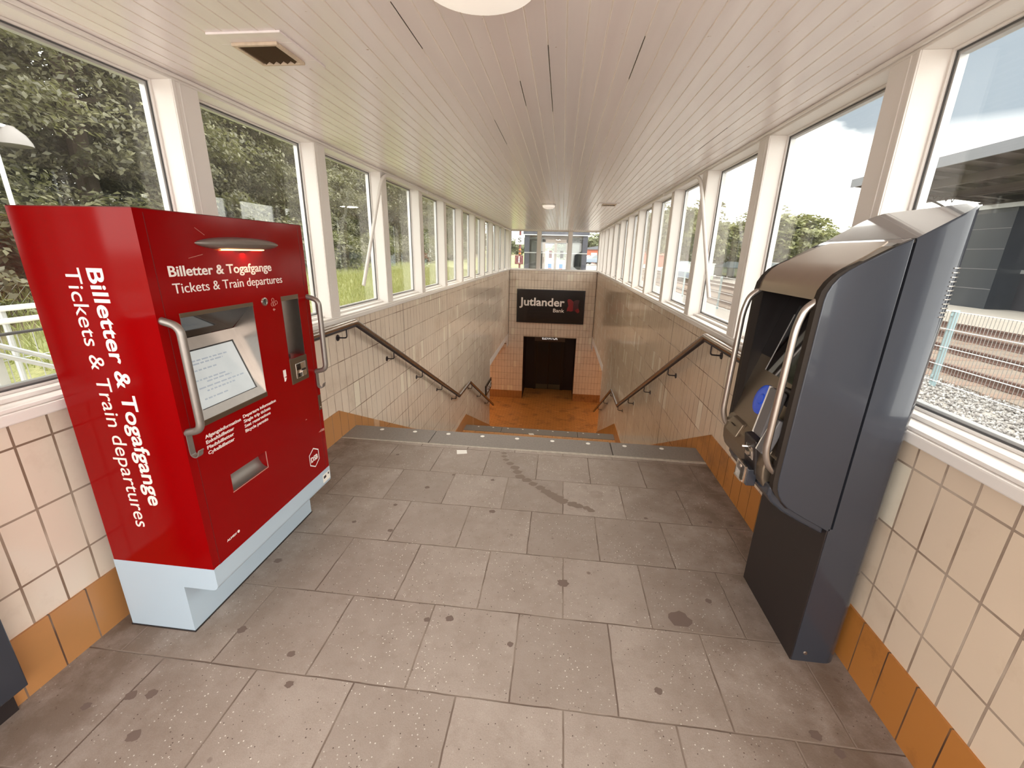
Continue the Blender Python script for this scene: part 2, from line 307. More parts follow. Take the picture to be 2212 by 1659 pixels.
class MB:
    def __init__(s): s.bm = bmesh.new()
    def box(s, x0, x1, y0, y1, z0, z1):
        x0, x1 = sorted((x0, x1)); y0, y1 = sorted((y0, y1)); z0, z1 = sorted((z0, z1))
        v = [s.bm.verts.new(p) for p in ((x0, y0, z0), (x1, y0, z0), (x1, y1, z0), (x0, y1, z0), (x0, y0, z1), (x1, y0, z1), (x1, y1, z1), (x0, y1, z1))]
        for f in ((0, 3, 2, 1), (4, 5, 6, 7), (0, 1, 5, 4), (1, 2, 6, 5), (2, 3, 7, 6), (3, 0, 4, 7)): s.bm.faces.new([v[i] for i in f])
        return s
    def obox(s, c, ax, ay, az):
        """oriented box: centre and three half-axis vectors"""
        c, ax, ay, az = Vector(c), Vector(ax), Vector(ay), Vector(az)
        v = [s.bm.verts.new(c+ax*i+ay*j+az*k) for i, j, k in ((-1, -1, -1), (1, -1, -1), (1, 1, -1), (-1, 1, -1), (-1, -1, 1), (1, -1, 1), (1, 1, 1), (-1, 1, 1))]
        for f in ((0, 3, 2, 1), (4, 5, 6, 7), (0, 1, 5, 4), (1, 2, 6, 5), (2, 3, 7, 6), (3, 0, 4, 7)): s.bm.faces.new([v[i] for i in f])
        return s
    def prism(s, pts, axis, a, b):
        """polygon pts in the two other axes, extruded along axis from a to b"""
        def P(p, t):
            return {'x': (t, p[0], p[1]), 'y': (p[0], t, p[1]), 'z': (p[0], p[1], t)}[axis]
        A = [s.bm.verts.new(P(p, a)) for p in pts]; Bv = [s.bm.verts.new(P(p, b)) for p in pts]; n = len(pts)
        s.bm.faces.new(A); s.bm.faces.new(Bv[::-1])
        for i in range(n): s.bm.faces.new((A[i], Bv[i], Bv[(i+1) % n], A[(i+1) % n]))
        return s
    def ribbon(s, pts, axis, a, b, t):
        """open outline given thickness t (offset to its left) and extruded along axis"""
        P2 = [Vector(p) for p in pts]; off = []
        for i in range(len(P2)):
            d = (P2[min(i+1, len(P2)-1)]-P2[max(i-1, 0)]).normalized(); off.append(P2[i]+Vector((-d.y, d.x))*t)
        return s.prism([tuple(p) for p in P2]+[tuple(p) for p in off[::-1]], axis, a, b)
    def tube(s, pts, r, seg=12, caps=True):
        P = [Vector(p) for p in pts]; n = len(P); rr = r if isinstance(r, (list, tuple)) else [r]*n
        T = [(P[min(i+1, n-1)]-P[max(i-1, 0)]).normalized() for i in range(n)]
        up = Vector((0, 0, 1)) if abs(T[0].z) < .9 else Vector((1, 0, 0)); u = T[0].cross(up).normalized(); rings = []
        for i in range(n):
            u = (u-T[i]*u.dot(T[i])).normalized(); w = T[i].cross(u)
            rings.append([s.bm.verts.new(P[i]+(u*math.cos(2*PI*k/seg)+w*math.sin(2*PI*k/seg))*rr[i]) for k in range(seg)])
        for a, b in zip(rings, rings[1:]):
            for k in range(seg): s.bm.faces.new((a[k], a[(k+1) % seg], b[(k+1) % seg], b[k]))
        if caps: s.bm.faces.new(rings[0][::-1]); s.bm.faces.new(rings[-1])
        return s
    def lathe(s, prof, c=(0, 0, 0), axis=(0, 0, 1), seg=32):
        """prof: list of (radius, height) about axis through c"""
        ax = Vector(axis).normalized(); u = ax.orthogonal().normalized(); w = ax.cross(u); c = Vector(c); rings = []
        for r, h in prof:
            if r < 1e-6: rings.append([s.bm.verts.new(c+ax*h)])
            else: rings.append([s.bm.verts.new(c+ax*h+(u*math.cos(2*PI*k/seg)+w*math.sin(2*PI*k/seg))*r) for k in range(seg)])
        for a, b in zip(rings, rings[1:]):
            for k in range(seg):
                if len(a) == 1 and len(b) == 1: continue
                if len(a) == 1: s.bm.faces.new((a[0], b[k], b[(k+1) % seg]))
                elif len(b) == 1: s.bm.faces.new((a[k], a[(k+1) % seg], b[0]))
                else: s.bm.faces.new((a[k], a[(k+1) % seg], b[(k+1) % seg], b[k]))
        if len(rings[0]) > 1: s.bm.faces.new(rings[0][::-1])
        if len(rings[-1]) > 1: s.bm.faces.new(rings[-1])
        return s
    def quad(s, *p):
        s.bm.faces.new([s.bm.verts.new(q) for q in p]); return s
    def add(s, name, material, parent=None, smooth=False, bevel=0., seg=2, local=False):
        bmesh.ops.recalc_face_normals(s.bm, faces=s.bm.faces)
        me = bpy.data.meshes.new(name); 
        if not local: bmesh.ops.translate(s.bm, verts=s.bm.verts, vec=-ORG0)
        s.bm.to_mesh(me); s.bm.free(); me.materials.append(material)
        if smooth:
            me.polygons.foreach_set('use_smooth', [True]*len(me.polygons))
            try: me.set_sharp_from_angle(angle=math.radians(38))
            except Exception: pass
        o = bpy.data.objects.new(name, me); COL.objects.link(o)
        if parent: o.parent = parent
        elif not local: o.location = ORG0
        if bevel > 0:
            md = o.modifiers.new('soft_edges', 'BEVEL'); md.width = bevel; md.segments = seg; md.limit_method = 'ANGLE'; md.angle_limit = math.radians(40)
        return o

def fillet(pts, r, n=6):
    P = [Vector(p) for p in pts]; out = [P[0]]
    for i in range(1, len(P)-1):
        a, b, c = P[i-1], P[i], P[i+1]; d1 = (a-b); d2 = (c-b); k = min(r, d1.length*.48, d2.length*.48)
        s_, e = b+d1.normalized()*k, b+d2.normalized()*k
        for j in range(n+1):
            t = j/n; out.append(s_*(1-t)**2+b*2*t*(1-t)+e*t*t)
    out.append(P[-1]); return out

def tag(o, label=None, cat=None, group=None, kind=None):
    if label: o['label'] = label
    if cat: o['category'] = cat
    if group: o['group'] = group
    if kind: o['kind'] = kind
    return o
def thing(name, loc, label, cat, group=None, kind=None):
    o = bpy.data.objects.new(name, None); COL.objects.link(o); o.location = loc; o.empty_display_size = .1
    set_org(*loc); return tag(o, label, cat, group, kind)
def copy_tree(o, parent=None):
    c = o.copy(); COL.objects.link(c)
    if parent: c.parent = parent
    for ch in [x for x in bpy.data.objects if x.parent == o]: copy_tree(ch, c)
    return c

_dg = None
def text_mesh(s, offset):
    cu = bpy.data.curves.new('t', 'FONT'); cu.body = s; cu.size = 1; cu.extrude = .01; cu.offset = offset; cu.resolution_u = 4
    ob = bpy.data.objects.new('t', cu); COL.objects.link(ob)
    dg = bpy.context.evaluated_depsgraph_get(); dg.update()
    me = bpy.data.meshes.new_from_object(ob.evaluated_get(dg)); bpy.data.objects.remove(ob); bpy.data.curves.remove(cu)
    return me
def text(name, s, origin, right, up, width, cap, parent, material, offset=0., depth=.0012):
    """lettering laid on a surface: baseline starts at origin, text is `width` long, capitals `cap` high"""
    me = text_mesh(s, offset); co = np.empty(len(me.vertices)*3); me.vertices.foreach_get('co', co); co = co.reshape(-1, 3)
    xmin, xmax = co[:, 0].min(), co[:, 0].max(); capH = .729
    R, U = Vector(right).normalized(), Vector(up).normalized(); Nn = R.cross(U); sx = width/(xmax-xmin); sy = cap/capH
    o_ = np.array(Vector(origin)-ORG0)
    new = o_+np.outer((co[:, 0]-xmin)*sx, R)+np.outer(co[:, 1]*sy, U)+np.outer((co[:, 2]+.01)/.02*depth, Nn)
    me.vertices.foreach_set('co', new.ravel()); me.materials.clear(); me.materials.append(material); me.name = name; me.update()
    ob = bpy.data.objects.new(name, me); COL.objects.link(ob)
    if parent: ob.parent = parent
    else: ob.location = ORG0
    return ob

WL, WR, YE = -1.866, 1.259, 15.6      # wall faces and end wall
ZC, ZB, ZL = 2.366, -3.85, -1.40      # ceiling, lower floor, lintel of the passage
Y0, YN, YP, YW = -1.6, 3.53, 8.27, 11.38   # back end, top step edge, landing edge, end of stair walls
ZLAND = -1.965

# ------------------------------------------------------------------ setting: floor, stairs
def struct(name, mb, m, **k):
    o = mb.add(name, m, **k); o['kind'] = 'structure'; return o
set_org(0, 0, 0)
floor = struct('floor', MB().box(WL-.02, WR+.02, Y0, 3.245, -.2, 0), M['paver'])
def blob(mb, cx, cy, rx, ry, n=14, z=.0006):
    ph = random.random()*6
    vs = [mb.bm.verts.new((cx+rx*math.cos(2*PI*k/n)*(1+.18*math.sin(3*k+ph)), cy+ry*math.sin(2*PI*k/n)*(1+.15*math.cos(2*k+ph)), z)) for k in range(n)]
    mb.bm.faces.new(vs)
mbs = MB()
SP = [(.095, 1.77, .028), (.63, 1.62, .05), (-.13, 1.385, .014), (-1.50, .985, .02), (-1.43, 1.0, .02), (-1.62, .93, .016), (-1.36, .865, .022), (-.28, .78, .02), (-.78, .80, .016),
      (-.95, 1.10, .016), (-.42, 1.48, .018), (-.52, 1.46, .014), (.98, 1.17, .02), (1.03, 1.12, .018), (.93, .98, .022), (-.36, 2.33, .02), (-1.0, 2.31, .014), (-.86, 2.55, .018), (1.02, 2.42, .014), (1.14, 2.40, .014),
      (-.72, 2.75, .012), (-1.25, 3.0, .014), (-1.18, 2.1, .014), (-.93, 2.05, .016), (.62, 2.40, .012), (-.42, 2.72, .014), (-1.42, 1.72, .02), (-1.3, 1.30, .02), (-1.02, 1.22, .016), (.46, 1.26, .016), (.80, 1.75, .016)]
for x, y, r in SP: blob(mbs, x, y, r, r*.9)
gum = mbs.add('gum_spots', mat('trodden_gum', (.16, .115, .097), .8), floor); gum['kind'] = 'stuff'
st = MB(); path = [(-.39, 3.16, .03), (-.36, 3.05, .035), (-.28, 2.93, .05), (-.22, 2.80, .05), (-.12, 2.71, .045), (-.02, 2.62, .05), (.05, 2.55, .06), (.15, 2.49, .05), (.25, 2.46, .035), (.32, 2.41, .03)]
for (a, b, r), (c, d, q) in zip(path, path[1:]):
    for t in (0, .5): blob(st, a+(c-a)*t+random.uniform(-.01, .01), b+(d-b)*t, (r+(q-r)*t)*.75, (r+(q-r)*t)*.62, z=.0009+random.random()*.0002)
st.add('spill_stain', mat('dried_spill', (.205, .155, .125), .7), floor)

stairs = thing('staircase', (-.3, YN, 0), None, None, kind='structure')
def flight(y0, z0, n, run, rise, name, zend):
    pts = [(y0-.6, z0-.35), (y0-.6, z0-.09), (y0-.03, z0-.09)]
    for i in range(n):
        y = y0+run*i; pts += [(y-.02, z0-rise*(i+1)), (y+run-.02, z0-rise*(i+1))] if i < n-1 else [(y-.02, z0-rise*(i+1)-.02)]
    pts += [(pts[-1][0]-.05, pts[-1][1]-.3)]
    MB().prism(pts, 'x', WL, WR).add(name, M['stone'], stairs)
flight(YN, 0, 12, 3.81/12, 1.965/12, 'step', 0)
flight(YP, ZLAND, 12, 3.6/12, (ZB-ZLAND)*-1/12, 'step', 0)
MB().box(WL, WR, YN+3.81-.32, YP-.30, ZLAND-.2, ZLAND).add('landing', M['low_floor'], stairs)
def nosing(xa, xb, y, z, studs):
    n = MB().box(xa+.002, xb-.002, y-.285, y, z-.088, z+.002).add('nosing_slab', M['stone'], stairs, bevel=.008)
    for sx in studs:
        if xa < sx < xb: MB().lathe([(.0, .0045), (.014, .0045), (.019, .002), (.019, 0)], (sx, y-.068, z+.0015), seg=16).add('stud', M['stud'], n, smooth=True)
ST = [-1.577+.3155*k for k in range(9)]
for a, b in ((WL, -1.075), (-1.075, .512), (.512, WR)):
    nosing(a, b, YN, 0, ST); nosing(a, b, YP, ZLAND, ST)
MB().prism([(WL, 3.23), (WR, 3.23), (WR, 3.26), (.2, 3.262), (-.5, 3.25), (WL, 3.248)], 'z', .0002, .0028).add('mortar_joint', mat('pale_mortar', (.45, .40, .34), .9, noise=.4, nscale=30), stairs)

# lower passage
low = struct('floor', MB().box(-6.5, 5.5, 11.2, YE+1.5, ZB-.2, ZB), M['low_floor'])

# ------------------------------------------------------------------ walls
def side_wall(name, xf, sgn, m):
    mb = MB(); xb = xf+sgn*.26
    pts = [(Y0, -.25), (2.9, -.25), (2.9, -4.1), (YW, -4.1), (YW, ZL-.06), (YW+.10, ZL), (15.05, ZL), (15.1, -1.74), (YE+.05, -1.74), (YE+.05, .995), (Y0, .995)]
    mb.prism(pts, 'x', xf, xb); return struct(name, mb, m)
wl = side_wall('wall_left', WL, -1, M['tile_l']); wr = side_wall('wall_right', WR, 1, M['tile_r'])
# white painted lintel bands at the side openings of the lower passage
for sgn, xf in ((-1, WL), (1, WR)):
    q = xf-sgn*.004
    struct('trim_1', MB().prism([(YW, -1.29), (15.1, -1.295), (15.1, -1.30), (YE, -1.30), (YE, -1.755), (15.12, -1.755), (15.05, -1.47), (YW, -1.47), (YW, -1.95), (YW-.02, -1.95), (YW-.02, -1.29)], 'x', q, xf+sgn*.27), M['white_frame'])
ew = MB()
ew.box(-6.5, -1.285, YE, YE+.3, -4.05, -1.2); ew.box(.682, 5.5, YE, YE+.3, -4.05, -1.2)
ew.box(WL-.2, -1.285, YE, YE+.3, -1.2, 1.0); ew.box(.682, WR+.2, YE, YE+.3, -1.2, 1.0); ew.box(-1.285, .682, YE, YE+.3, -1.378, 1.0)
wall_end = struct('wall_end', ew, M['tile_e'])
# passage: near side walls left and right of the stair, and its soffit
pw = MB(); pw.box(-6.5, WL-.26, YW-.25, YW, -4.05, -1.0); pw.box(WR+.26, 5.5, YW-.25, YW, -4.05, -1.0)
pw.box(-6.6, -6.5, YW-.25, YE+.3, -4.05, -1.0); pw.box(5.5, 5.6, YW-.25, YE+.3, -4.05, -1.0)
struct('wall_passage', pw, M['tile_e'])
struct('ceiling', MB().box(-6.5, WL-.26, YW-.2, YE, ZL, ZL+.2).box(WR+.26, 5.5, YW-.2, YE, ZL, ZL+.2), mat('dark_orange_soffit', (.35, .17, .08), .6))
# skirting
def skirt(name, xf, sgn, m):
    a, b = xf, xf-sgn*.009; mb = MB()
    mb.box(a, b, Y0, 3.25, 0, .25)
    mb.prism([(3.25, 0), (3.25, .25), (3.25+(.25-(ZLAND+.25))/.519, ZLAND+.25), (YP-.02, ZLAND+.25), (YP+.02+3.2, ZLAND+.25-.519*3.1), (YP+3.2, ZLAND-1.66), (YP, ZLAND-.02), (YN+3.8, ZLAND-.02), (YN, -.02)], 'x', a, b)
    return struct(name, mb, m)
skirt('baseboard_left', WL, -1, M['base_l']); skirt('baseboard_right', WR, 1, M['base_r'])
be = MB(); be.box(-6.5, -1.285, YE-.009, YE, ZB, ZB+.30); be.box(.682, 5.5, YE-.009, YE, ZB, ZB+.30)
struct('baseboard_end', be, M['base_e'])
# corner joint lines
struct('trim_2', MB().box(WL-.001, WL+.010, YE-.012, YE, -1.75, .99).box(WR-.010, WR+.001, YE-.012, YE, -1.75, .99), mat('dark_corner_joint', (.04, .025, .015), .7))

# ------------------------------------------------------------------ ceiling boards
def ceiling():
    pitch = .0714; g = .0072; d = .0032; pts = []; x = -.9+.016-pitch*14
    mb = MB(); bot = []
    x = -.029-pitch*27
    xs = []
    while x < WR+.02: xs.append(x); x += pitch
    zt = ZC+.03; prof = []
    for a in xs:
        prof += [(a-g/2, ZC), (a-.0006, ZC+d), (a+.0006, ZC+d), (a+g/2, ZC)]
    prof = [(WL-.03, ZC)]+[p for p in prof if WL-.03 < p[0] < WR+.03]+[(WR+.03, ZC)]
    A = [mb.bm.verts.new((p[0], Y0, p[1])) for p in prof]; Bv = [mb.bm.verts.new((p[0], YE+.15, p[1])) for p in prof]
    fs = []
    for i in range(len(prof)-1):
        f = mb.bm.faces.new((A[i], A[i+1], Bv[i+1], Bv[i])); 
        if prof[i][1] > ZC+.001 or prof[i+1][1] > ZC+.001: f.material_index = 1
    mb.box(WL-.30, WR+.30, Y0, YE+.3, ZC+.03, ZC+.16)
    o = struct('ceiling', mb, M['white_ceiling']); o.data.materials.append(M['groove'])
ceiling()
for x, a, b in ((-.099+.0714*0, 1.95, 2.75), (-.2418, 2.3, 2.65), (-.599, 1.62, 1.95), (.9705-.0006, 3.1, 3.7), (-.1704-.0714*4, 2.9, 3.5), (.2578, 1.9, 2.3)):
    x = -.029+.0714*round((x+.029)/.0714)
    struct('trim_%d' % (200+int(a*10)), MB().box(x-.0007, x+.0007, a, b, ZC+.0008, ZC+.003), M['wood_dark'])

# ------------------------------------------------------------------ windows, sills, posts
SILL = 1.05; HEAD = 2.338; GD = .128    # glass depth behind the wall face
def posts_of(first_far, pitch, wid): return [(first_far-wid+pitch*k, first_far+pitch*k) for k in range(-2, 13)]
PL = [p for p in posts_of(2.262, 1.1868, .158) if p[1] < YE-.1]
PR = [p for p in posts_of(2.142, 1.1765, .160) if p[1] < YE-.1]
tn = [3]
def trim(mb, m=None, bevel=0.):
    o = struct('trim_%d' % tn[0], mb, m or M['white_frame'], bevel=bevel); tn[0] += 1; return o
wn = [1]
def window_bay(fr, gl, gk, label=None):
    r = bpy.data.objects.new('window_%d' % wn[0], None); COL.objects.link(r); wn[0] += 1; r['kind'] = 'structure'; set_org(0, 0, 0)
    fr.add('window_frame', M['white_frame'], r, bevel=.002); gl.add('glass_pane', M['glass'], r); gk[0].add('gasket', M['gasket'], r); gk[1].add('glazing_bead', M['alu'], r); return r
for xf, s, P in ((WL, -1, PL), (WR, 1, PR)):
    X = lambda d: xf+s*d      # d>0 outward
    # sill: lip board, top board, step under glass, then header
    trim(MB().box(X(-.026), X(.165), Y0, YE, .995, 1.035), bevel=.006)
    trim(MB().box(X(-.014), X(.165), Y0, YE, 1.035, SILL), bevel=.005)
    trim(MB().box(X(.055), X(.165), Y0, YE, SILL, 1.068), bevel=.004)
    trim(MB().box(X(0), X(.165), Y0, YE+.1, HEAD, ZC), bevel=.003)
    trim(MB().box(X(-.016), X(.0), Y0, YE, ZC-.018, ZC-.0005), bevel=.006)
    for a, b in P:
        if b < -.2: continue
        mb = MB(); mb.box(X(0), X(.150), a, b, SILL, HEAD)
        c = (a+b)/2+.03*(-1); mb.box(X(-.004), X(0), c-.0045, c+.0045, SILL, HEAD)
        mb.box(X(-.006), X(0), a+.001, a+.02, SILL, HEAD)
        trim(mb, bevel=.002)
        for zz in (1.35, 2.05): pass
    ed = [(P[0][0]-1.02, P[0][0])]+[(p[1], q[0]) for p, q in zip(P, P[1:])]+[(P[-1][1], YE+.02)]
    for a, b in ed:
        if b < 0: continue
        z0, z1 = 1.068, HEAD
        def ring(mb_, o_, i_, off, t):
            mb_.box(X(o_), X(i_), a+off, a+off+t, z0+off, z1-off); mb_.box(X(o_), X(i_), b-off-t, b-off, z0+off, z1-off)
            mb_.box(X(o_), X(i_), a+off+t, b-off-t, z0+off, z0+off+t); mb_.box(X(o_), X(i_), a+off+t, b-off-t, z1-off-t, z1-off); return mb_
        fr = ring(MB(), .098, .150, 0, .010); gk = (ring(MB(), .108, .142, .010, .005), ring(MB(), .112, .140, .015, .011))
        gl = MB().box(X(.122), X(.128), a+.024, b-.024, z0+.024, z1-.024)
        window_bay(fr, gl, gk)
# end windows
trim(MB().box(WL, WR, YE-.03, YE+.24, .995, 1.045), bevel=.006)
trim(MB().box(WL, WR, YE, YE+.24, HEAD, ZC+.02))
trim(MB().box(WL-.2, WL+.02, YE, YE+.2, 1.045, HEAD)); trim(MB().box(WR-.02, WR+.2, YE, YE+.2, 1.045, HEAD))
EX = [(-.905, -.78), (.175, .30)]
for a, b in EX: trim(MB().box(a, b, YE, YE+.16, 1.045, HEAD))
for a, b in ((WL+.02, -.905), (-.78, .175), (.30, WR-.02)):
    z0, z1 = 1.045, HEAD
    def ring2(mb_, y0, y1, o, t):
        mb_.box(a+o, a+o+t, y0, y1, z0+o, z1-o); mb_.box(b-o-t, b-o, y0, y1, z0+o, z1-o)
        mb_.box(a+o+t, b-o-t, y0, y1, z0+o, z0+o+t); mb_.box(a+o+t, b-o-t, y0, y1, z1-o-t, z1-o); return mb_
    fr = ring2(MB(), YE+.06, YE+.12, 0, .010); gk = (ring2(MB(), YE+.07, YE+.11, .010, .004), ring2(MB(), YE+.072, YE+.108, .014, .007))
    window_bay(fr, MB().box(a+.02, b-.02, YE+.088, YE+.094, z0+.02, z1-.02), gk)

# ------------------------------------------------------------------ ticket machine
MX, MXB, MY0, MY1, MZ0, MZ1 = -1.335, -1.785, 1.265, 2.155, .343, 1.706
def grid_boxes(mb, x0, x1, y0, y1, z0, z1, holes):
    ys = sorted({y0, y1, *[h[0] for h in holes], *[h[1] for h in holes]}); zs = sorted({z0, z1, *[h[2] for h in holes], *[h[3] for h in holes]})
    bm = mb.bm
    def solid(i, j):
        if i < 0 or j < 0 or i >= len(ys)-1 or j >= len(zs)-1: return False
        cy, cz = (ys[i]+ys[i+1])/2, (zs[j]+zs[j+1])/2
        return not any(h[0] < cy < h[1] and h[2] < cz < h[3] for h in holes)
    for i in range(len(ys)-1):
        for j in range(len(zs)-1):
            if not solid(i, j): continue
            a, b, c, d = ys[i], ys[i+1], zs[j], zs[j+1]
            for x in (x0, x1): mb.quad((x, a, c), (x, b, c), (x, b, d), (x, a, d))
            if not solid(i-1, j): mb.quad((x0, a, c), (x1, a, c), (x1, a, d), (x0, a, d))
            if not solid(i+1, j): mb.quad((x0, b, c), (x1, b, c), (x1, b, d), (x0, b, d))
            if not solid(i, j-1): mb.quad((x0, a, c), (x1, a, c), (x1, b, c), (x0, b, c))
            if not solid(i, j+1): mb.quad((x0, a, d), (x1, a, d), (x1, b, d), (x0, b, d))
    bmesh.ops.remove_doubles(bm, verts=bm.verts, dist=1e-5)
def ticket_machine():
    r = thing('ticket_machine', (-1.56, 1.71, 0), 'red train ticket machine on a pale blue-grey plinth against the left wall', 'ticket machine')
    SC = (1.353, 1.726, .940, 1.367); SL = (1.920, 2.057, 1.058, 1.372); TR = (1.436, 1.654, .602, .682)
    mb = MB(); grid_boxes(mb, MXB, MX, MY0, MY1, MZ0, MZ1, [SC, SL, TR])
    body = mb.add('cabinet', M['red'], r); MB().box(-1.57, -1.56, MY0+.004, MY1-.004, MZ0+.004, MZ1-.004).add('inner_plate', M['charcoal'], body)
    for y in (1.300, 2.122): MB().box(MX-.002, MX+.0006, y-.0011, y+.0011, MZ0+.002, MZ1-.01).add('door_gap', M['red_dark'], r)
    MB().box(MXB, MX-.004, MY0+.002, MY1-.002, MZ1, MZ1+.003).add('top_plate', M['red_dark'], r)
    # plinth: recessed foot and overhanging rounded lip
    b = MB().prism([(-1.79, 0), (-1.490, 0), (-1.490, .238), (-1.360, .238)]+[(-1.360+.027*math.sin(a*PI/12), .265-.027*math.cos(a*PI/12)) for a in range(1, 7)]+[(-1.333, MZ0), (-1.79, MZ0)], 'y', MY0, MY1)
    MB().box(-1.793, -1.4865, MY0-.003, MY1+.003, 0, .006).add('plinth_joint', M['charcoal'], r)
    b.add('plinth', M['base_blue'], r, smooth=False)
    MB().box(MX-.001, MX+.0032, 2.075, 2.148, .268, .318).add('sticker', M['stud'], r)
    MB().box(MX+.0032, MX+.0038, 2.082, 2.108, .292, .308).box(MX+.0032, MX+.0038, 2.128, 2.140, .300, .312).add('sticker_print', M['charcoal'], r)
    MB().box(MX-.003, MX+.0005, 1.273, 1.297, MZ0, MZ0+.001).add('seam', M['stud'], r)
    # side handles with bag hooks
    for y, s in ((1.283, -1), (2.137, 1)):
        h = MB().tube(fillet([(MX-.004, y, 1.352), (MX+.062, y, 1.335), (MX+.062, y, .955), (MX-.004, y, .940)], .055, 8), .0135, 14).add('handle', M['steel_satin'], r, smooth=True)
        hk = [(MX+.003, .945), (MX+.003, .868)]+[(MX+.021-.018*math.cos(a*PI/9), .862-.018*math.sin(a*PI/9)) for a in range(1, 9)]+[(MX+.040, .866), (MX+.045, .874)]
        MB().ribbon(hk, 'y', y-.011, y+.011, .004).add('bag_hook', M['steel_satin'], h)
    # hood lamp: long ellipsoid shell with a warm lamp below
    cy, cz = 1.712, 1.607; mb = MB(); n, sg = 28, 20; rows = []
    for i in range(n+1):
        t = -1+2*i/n; w = max(1e-4, (1-abs(t)**2.1))**.62
        rows.append([(MX+max(0, math.cos(2*PI*k/sg))*.060*w-.004, cy+t*.238, cz+math.sin(2*PI*k/sg)*.027*w) for k in range(sg)])
    vs = [[mb.bm.verts.new(p) for p in row] for row in rows]
    for a, c in zip(vs, vs[1:]):
        for k in range(sg): mb.bm.faces.new((a[k], a[(k+1) % sg], c[(k+1) % sg], c[k]))
    hood = mb.add('lamp_hood', M['steel_satin'], r, smooth=True)
    mb = MB(); P = []
    for i in range(13):
        t = -1+2*i/12; P.append((cy-.005+t*.125, .020*math.sqrt(max(0, 1-t*t))+.002))
    for (ya, wa), (yb, wb) in zip(P, P[1:]):
        mb.quad((MX+.001, ya, cz-.026), (MX+.012+wa, ya, cz-.0245), (MX+.012+wb, yb, cz-.0245), (MX+.001, yb, cz-.026))
        mb.quad((MX+.012+wa, ya, cz-.0245), (MX+.012+wa, ya, cz-.018), (MX+.012+wb, yb, cz-.018), (MX+.012+wb, yb, cz-.0245))
    mb.add('lamp_glow', M['lamp_on'], hood)
    ld = bpy.data.lights.new('hood_light', 'AREA'); ld.shape = 'RECTANGLE'; ld.size = .2; ld.size_y = .02; ld.energy = .22; ld.color = (1, .62, .35)
    lo = bpy.data.objects.new('hood_light', ld); COL.objects.link(lo); lo.parent = hood; lo.location = Vector((MX+.022, cy, cz-.031))-ORG0; lo.rotation_euler = (0, math.radians(-12), 0)
    # screen niche
    xa, ya, yb, zb, zt = MX, SC[0], SC[1], SC[2], SC[3]; xi = -1.446
    f = lambda y, t, o=0.: (xa+(xi-xa)*t+o*.936, y, .954+.296*t+o*.35)
    e = .0015
    for q in (yb-e, ya+e): MB().prism([(xa, zb), (xa, zt-e), (xi, 1.25)], 'y', q-.0006, q+.0006).add('niche_side', M['steel'], r)
    MB().prism([(xa+.0015, zt-e), (xi, 1.252), (xi-.004, 1.256), (xa-.02, zt)], 'y', ya+e, yb-e).add('niche_top', M['black_gloss'], r)
    MB().box(xa-.012, xa+.002, ya, yb, zt-.016, zt).add('niche_rim', M['bronze'], r, bevel=.001)
    MB().box(xa-.01, xa+.003, ya, yb, .934, .955).add('niche_rim', M['bronze'], r, bevel=.001)
    mb = MB(); LY0, LY1, T0, T1 = 1.384, 1.690, .12, .85
    def fr(y0, y1, t0, t1):
        a, b_, c, d = f(y0, t0), f(y1, t0), f(y1, t1), f(y0, t1); q = (-.010*.936, 0, -.010*.35)
        vs = [mb.bm.verts.new(p) for p in (a, b_, c, d)]+[mb.bm.verts.new(Vector(p)+Vector(q)) for p in (a, b_, c, d)]
        for ff in ((0, 1, 2, 3), (7, 6, 5, 4), (0, 4, 5, 1), (1, 5, 6, 2), (2, 6, 7, 3), (3, 7, 4, 0)): mb.bm.faces.new([vs[i] for i in ff])
    fr(ya, LY0, 0, 1); fr(LY1, yb, 0, 1); fr(LY0, LY1, 0, T0); fr(LY0, LY1, T1, 1)
    mb.add('screen_frame', M['steel'], r)
    mb = MB(); q = -.006; mb.quad(f(LY0, T0, q), f(LY1, T0, q), f(LY1, T1, q), f(LY0, T1, q)); s_ = mb.add('screen', M['lcd'], r)
    mb = MB(); q = -.005; g = .004
    for y0, y1, t0, t1 in ((LY0, LY1, T1-.018, T1), (LY0, LY1, T0, T0+.008), (LY1-g, LY1, T0, T1), (LY0, LY0+g*.5, T0, T1)): mb.quad(f(y0, t0, q), f(y1, t0, q), f(y1, t1, q), f(y0, t1, q))
    mb.add('screen_border', M['black'], s_)
    mb = MB(); q = -.0055
    for t, y0, y1 in ((.70, 1.45, 1.63), (.66, 1.41, 1.60), (.58, 1.42, 1.55), (.46, 1.42, 1.58), (.42, 1.47, 1.60), (.36, 1.42, 1.66), (.31, 1.45, 1.60), (.22, 1.42, 1.54)):
        y = y0
        while y < y1:
            w = random.uniform(.010, .035); mb.quad(f(y, t, q), f(min(y+w, y1), t, q), f(min(y+w, y1), t+.018, q), f(y, t+.018, q)); y += w+.006
    mb.add('screen_rows', M['lcd_line'], s_)
    # card / coin niche
    mb = MB(); a, b_, c, d = SL; xd = -1.43
    mb.box(xd-.004, xd, a, b_, c-.02, d); mb.prism([(MX, c), (xd, c-.018), (xd, c-.03), (MX, c-.02)], 'y', a, b_)
    mb.add('slot_niche', M['steel'], r)
    MB().box(xd, MX, b_-.002, b_-.0005, c-.01, d).add('niche_side', M['steel'], r)
    MB().box(xd, MX, a+.0005, a+.002, c-.01, d).add('niche_shade', M['black'], r)
    MB().box(MX-.012, MX+.0015, a, b_, d-.022, d).add('niche_rim', M['bronze'], r)
    MB().box(xd+.01, MX-.04, a+.025, a+.075, c-.008, c+.012).add('card_reader', M['black'], r, bevel=.003)
    cp = MB().box(MX-.002, MX+.004, a-.002, b_+.004, .928, c).add('card_plate', M['bronze'], r, bevel=.001)
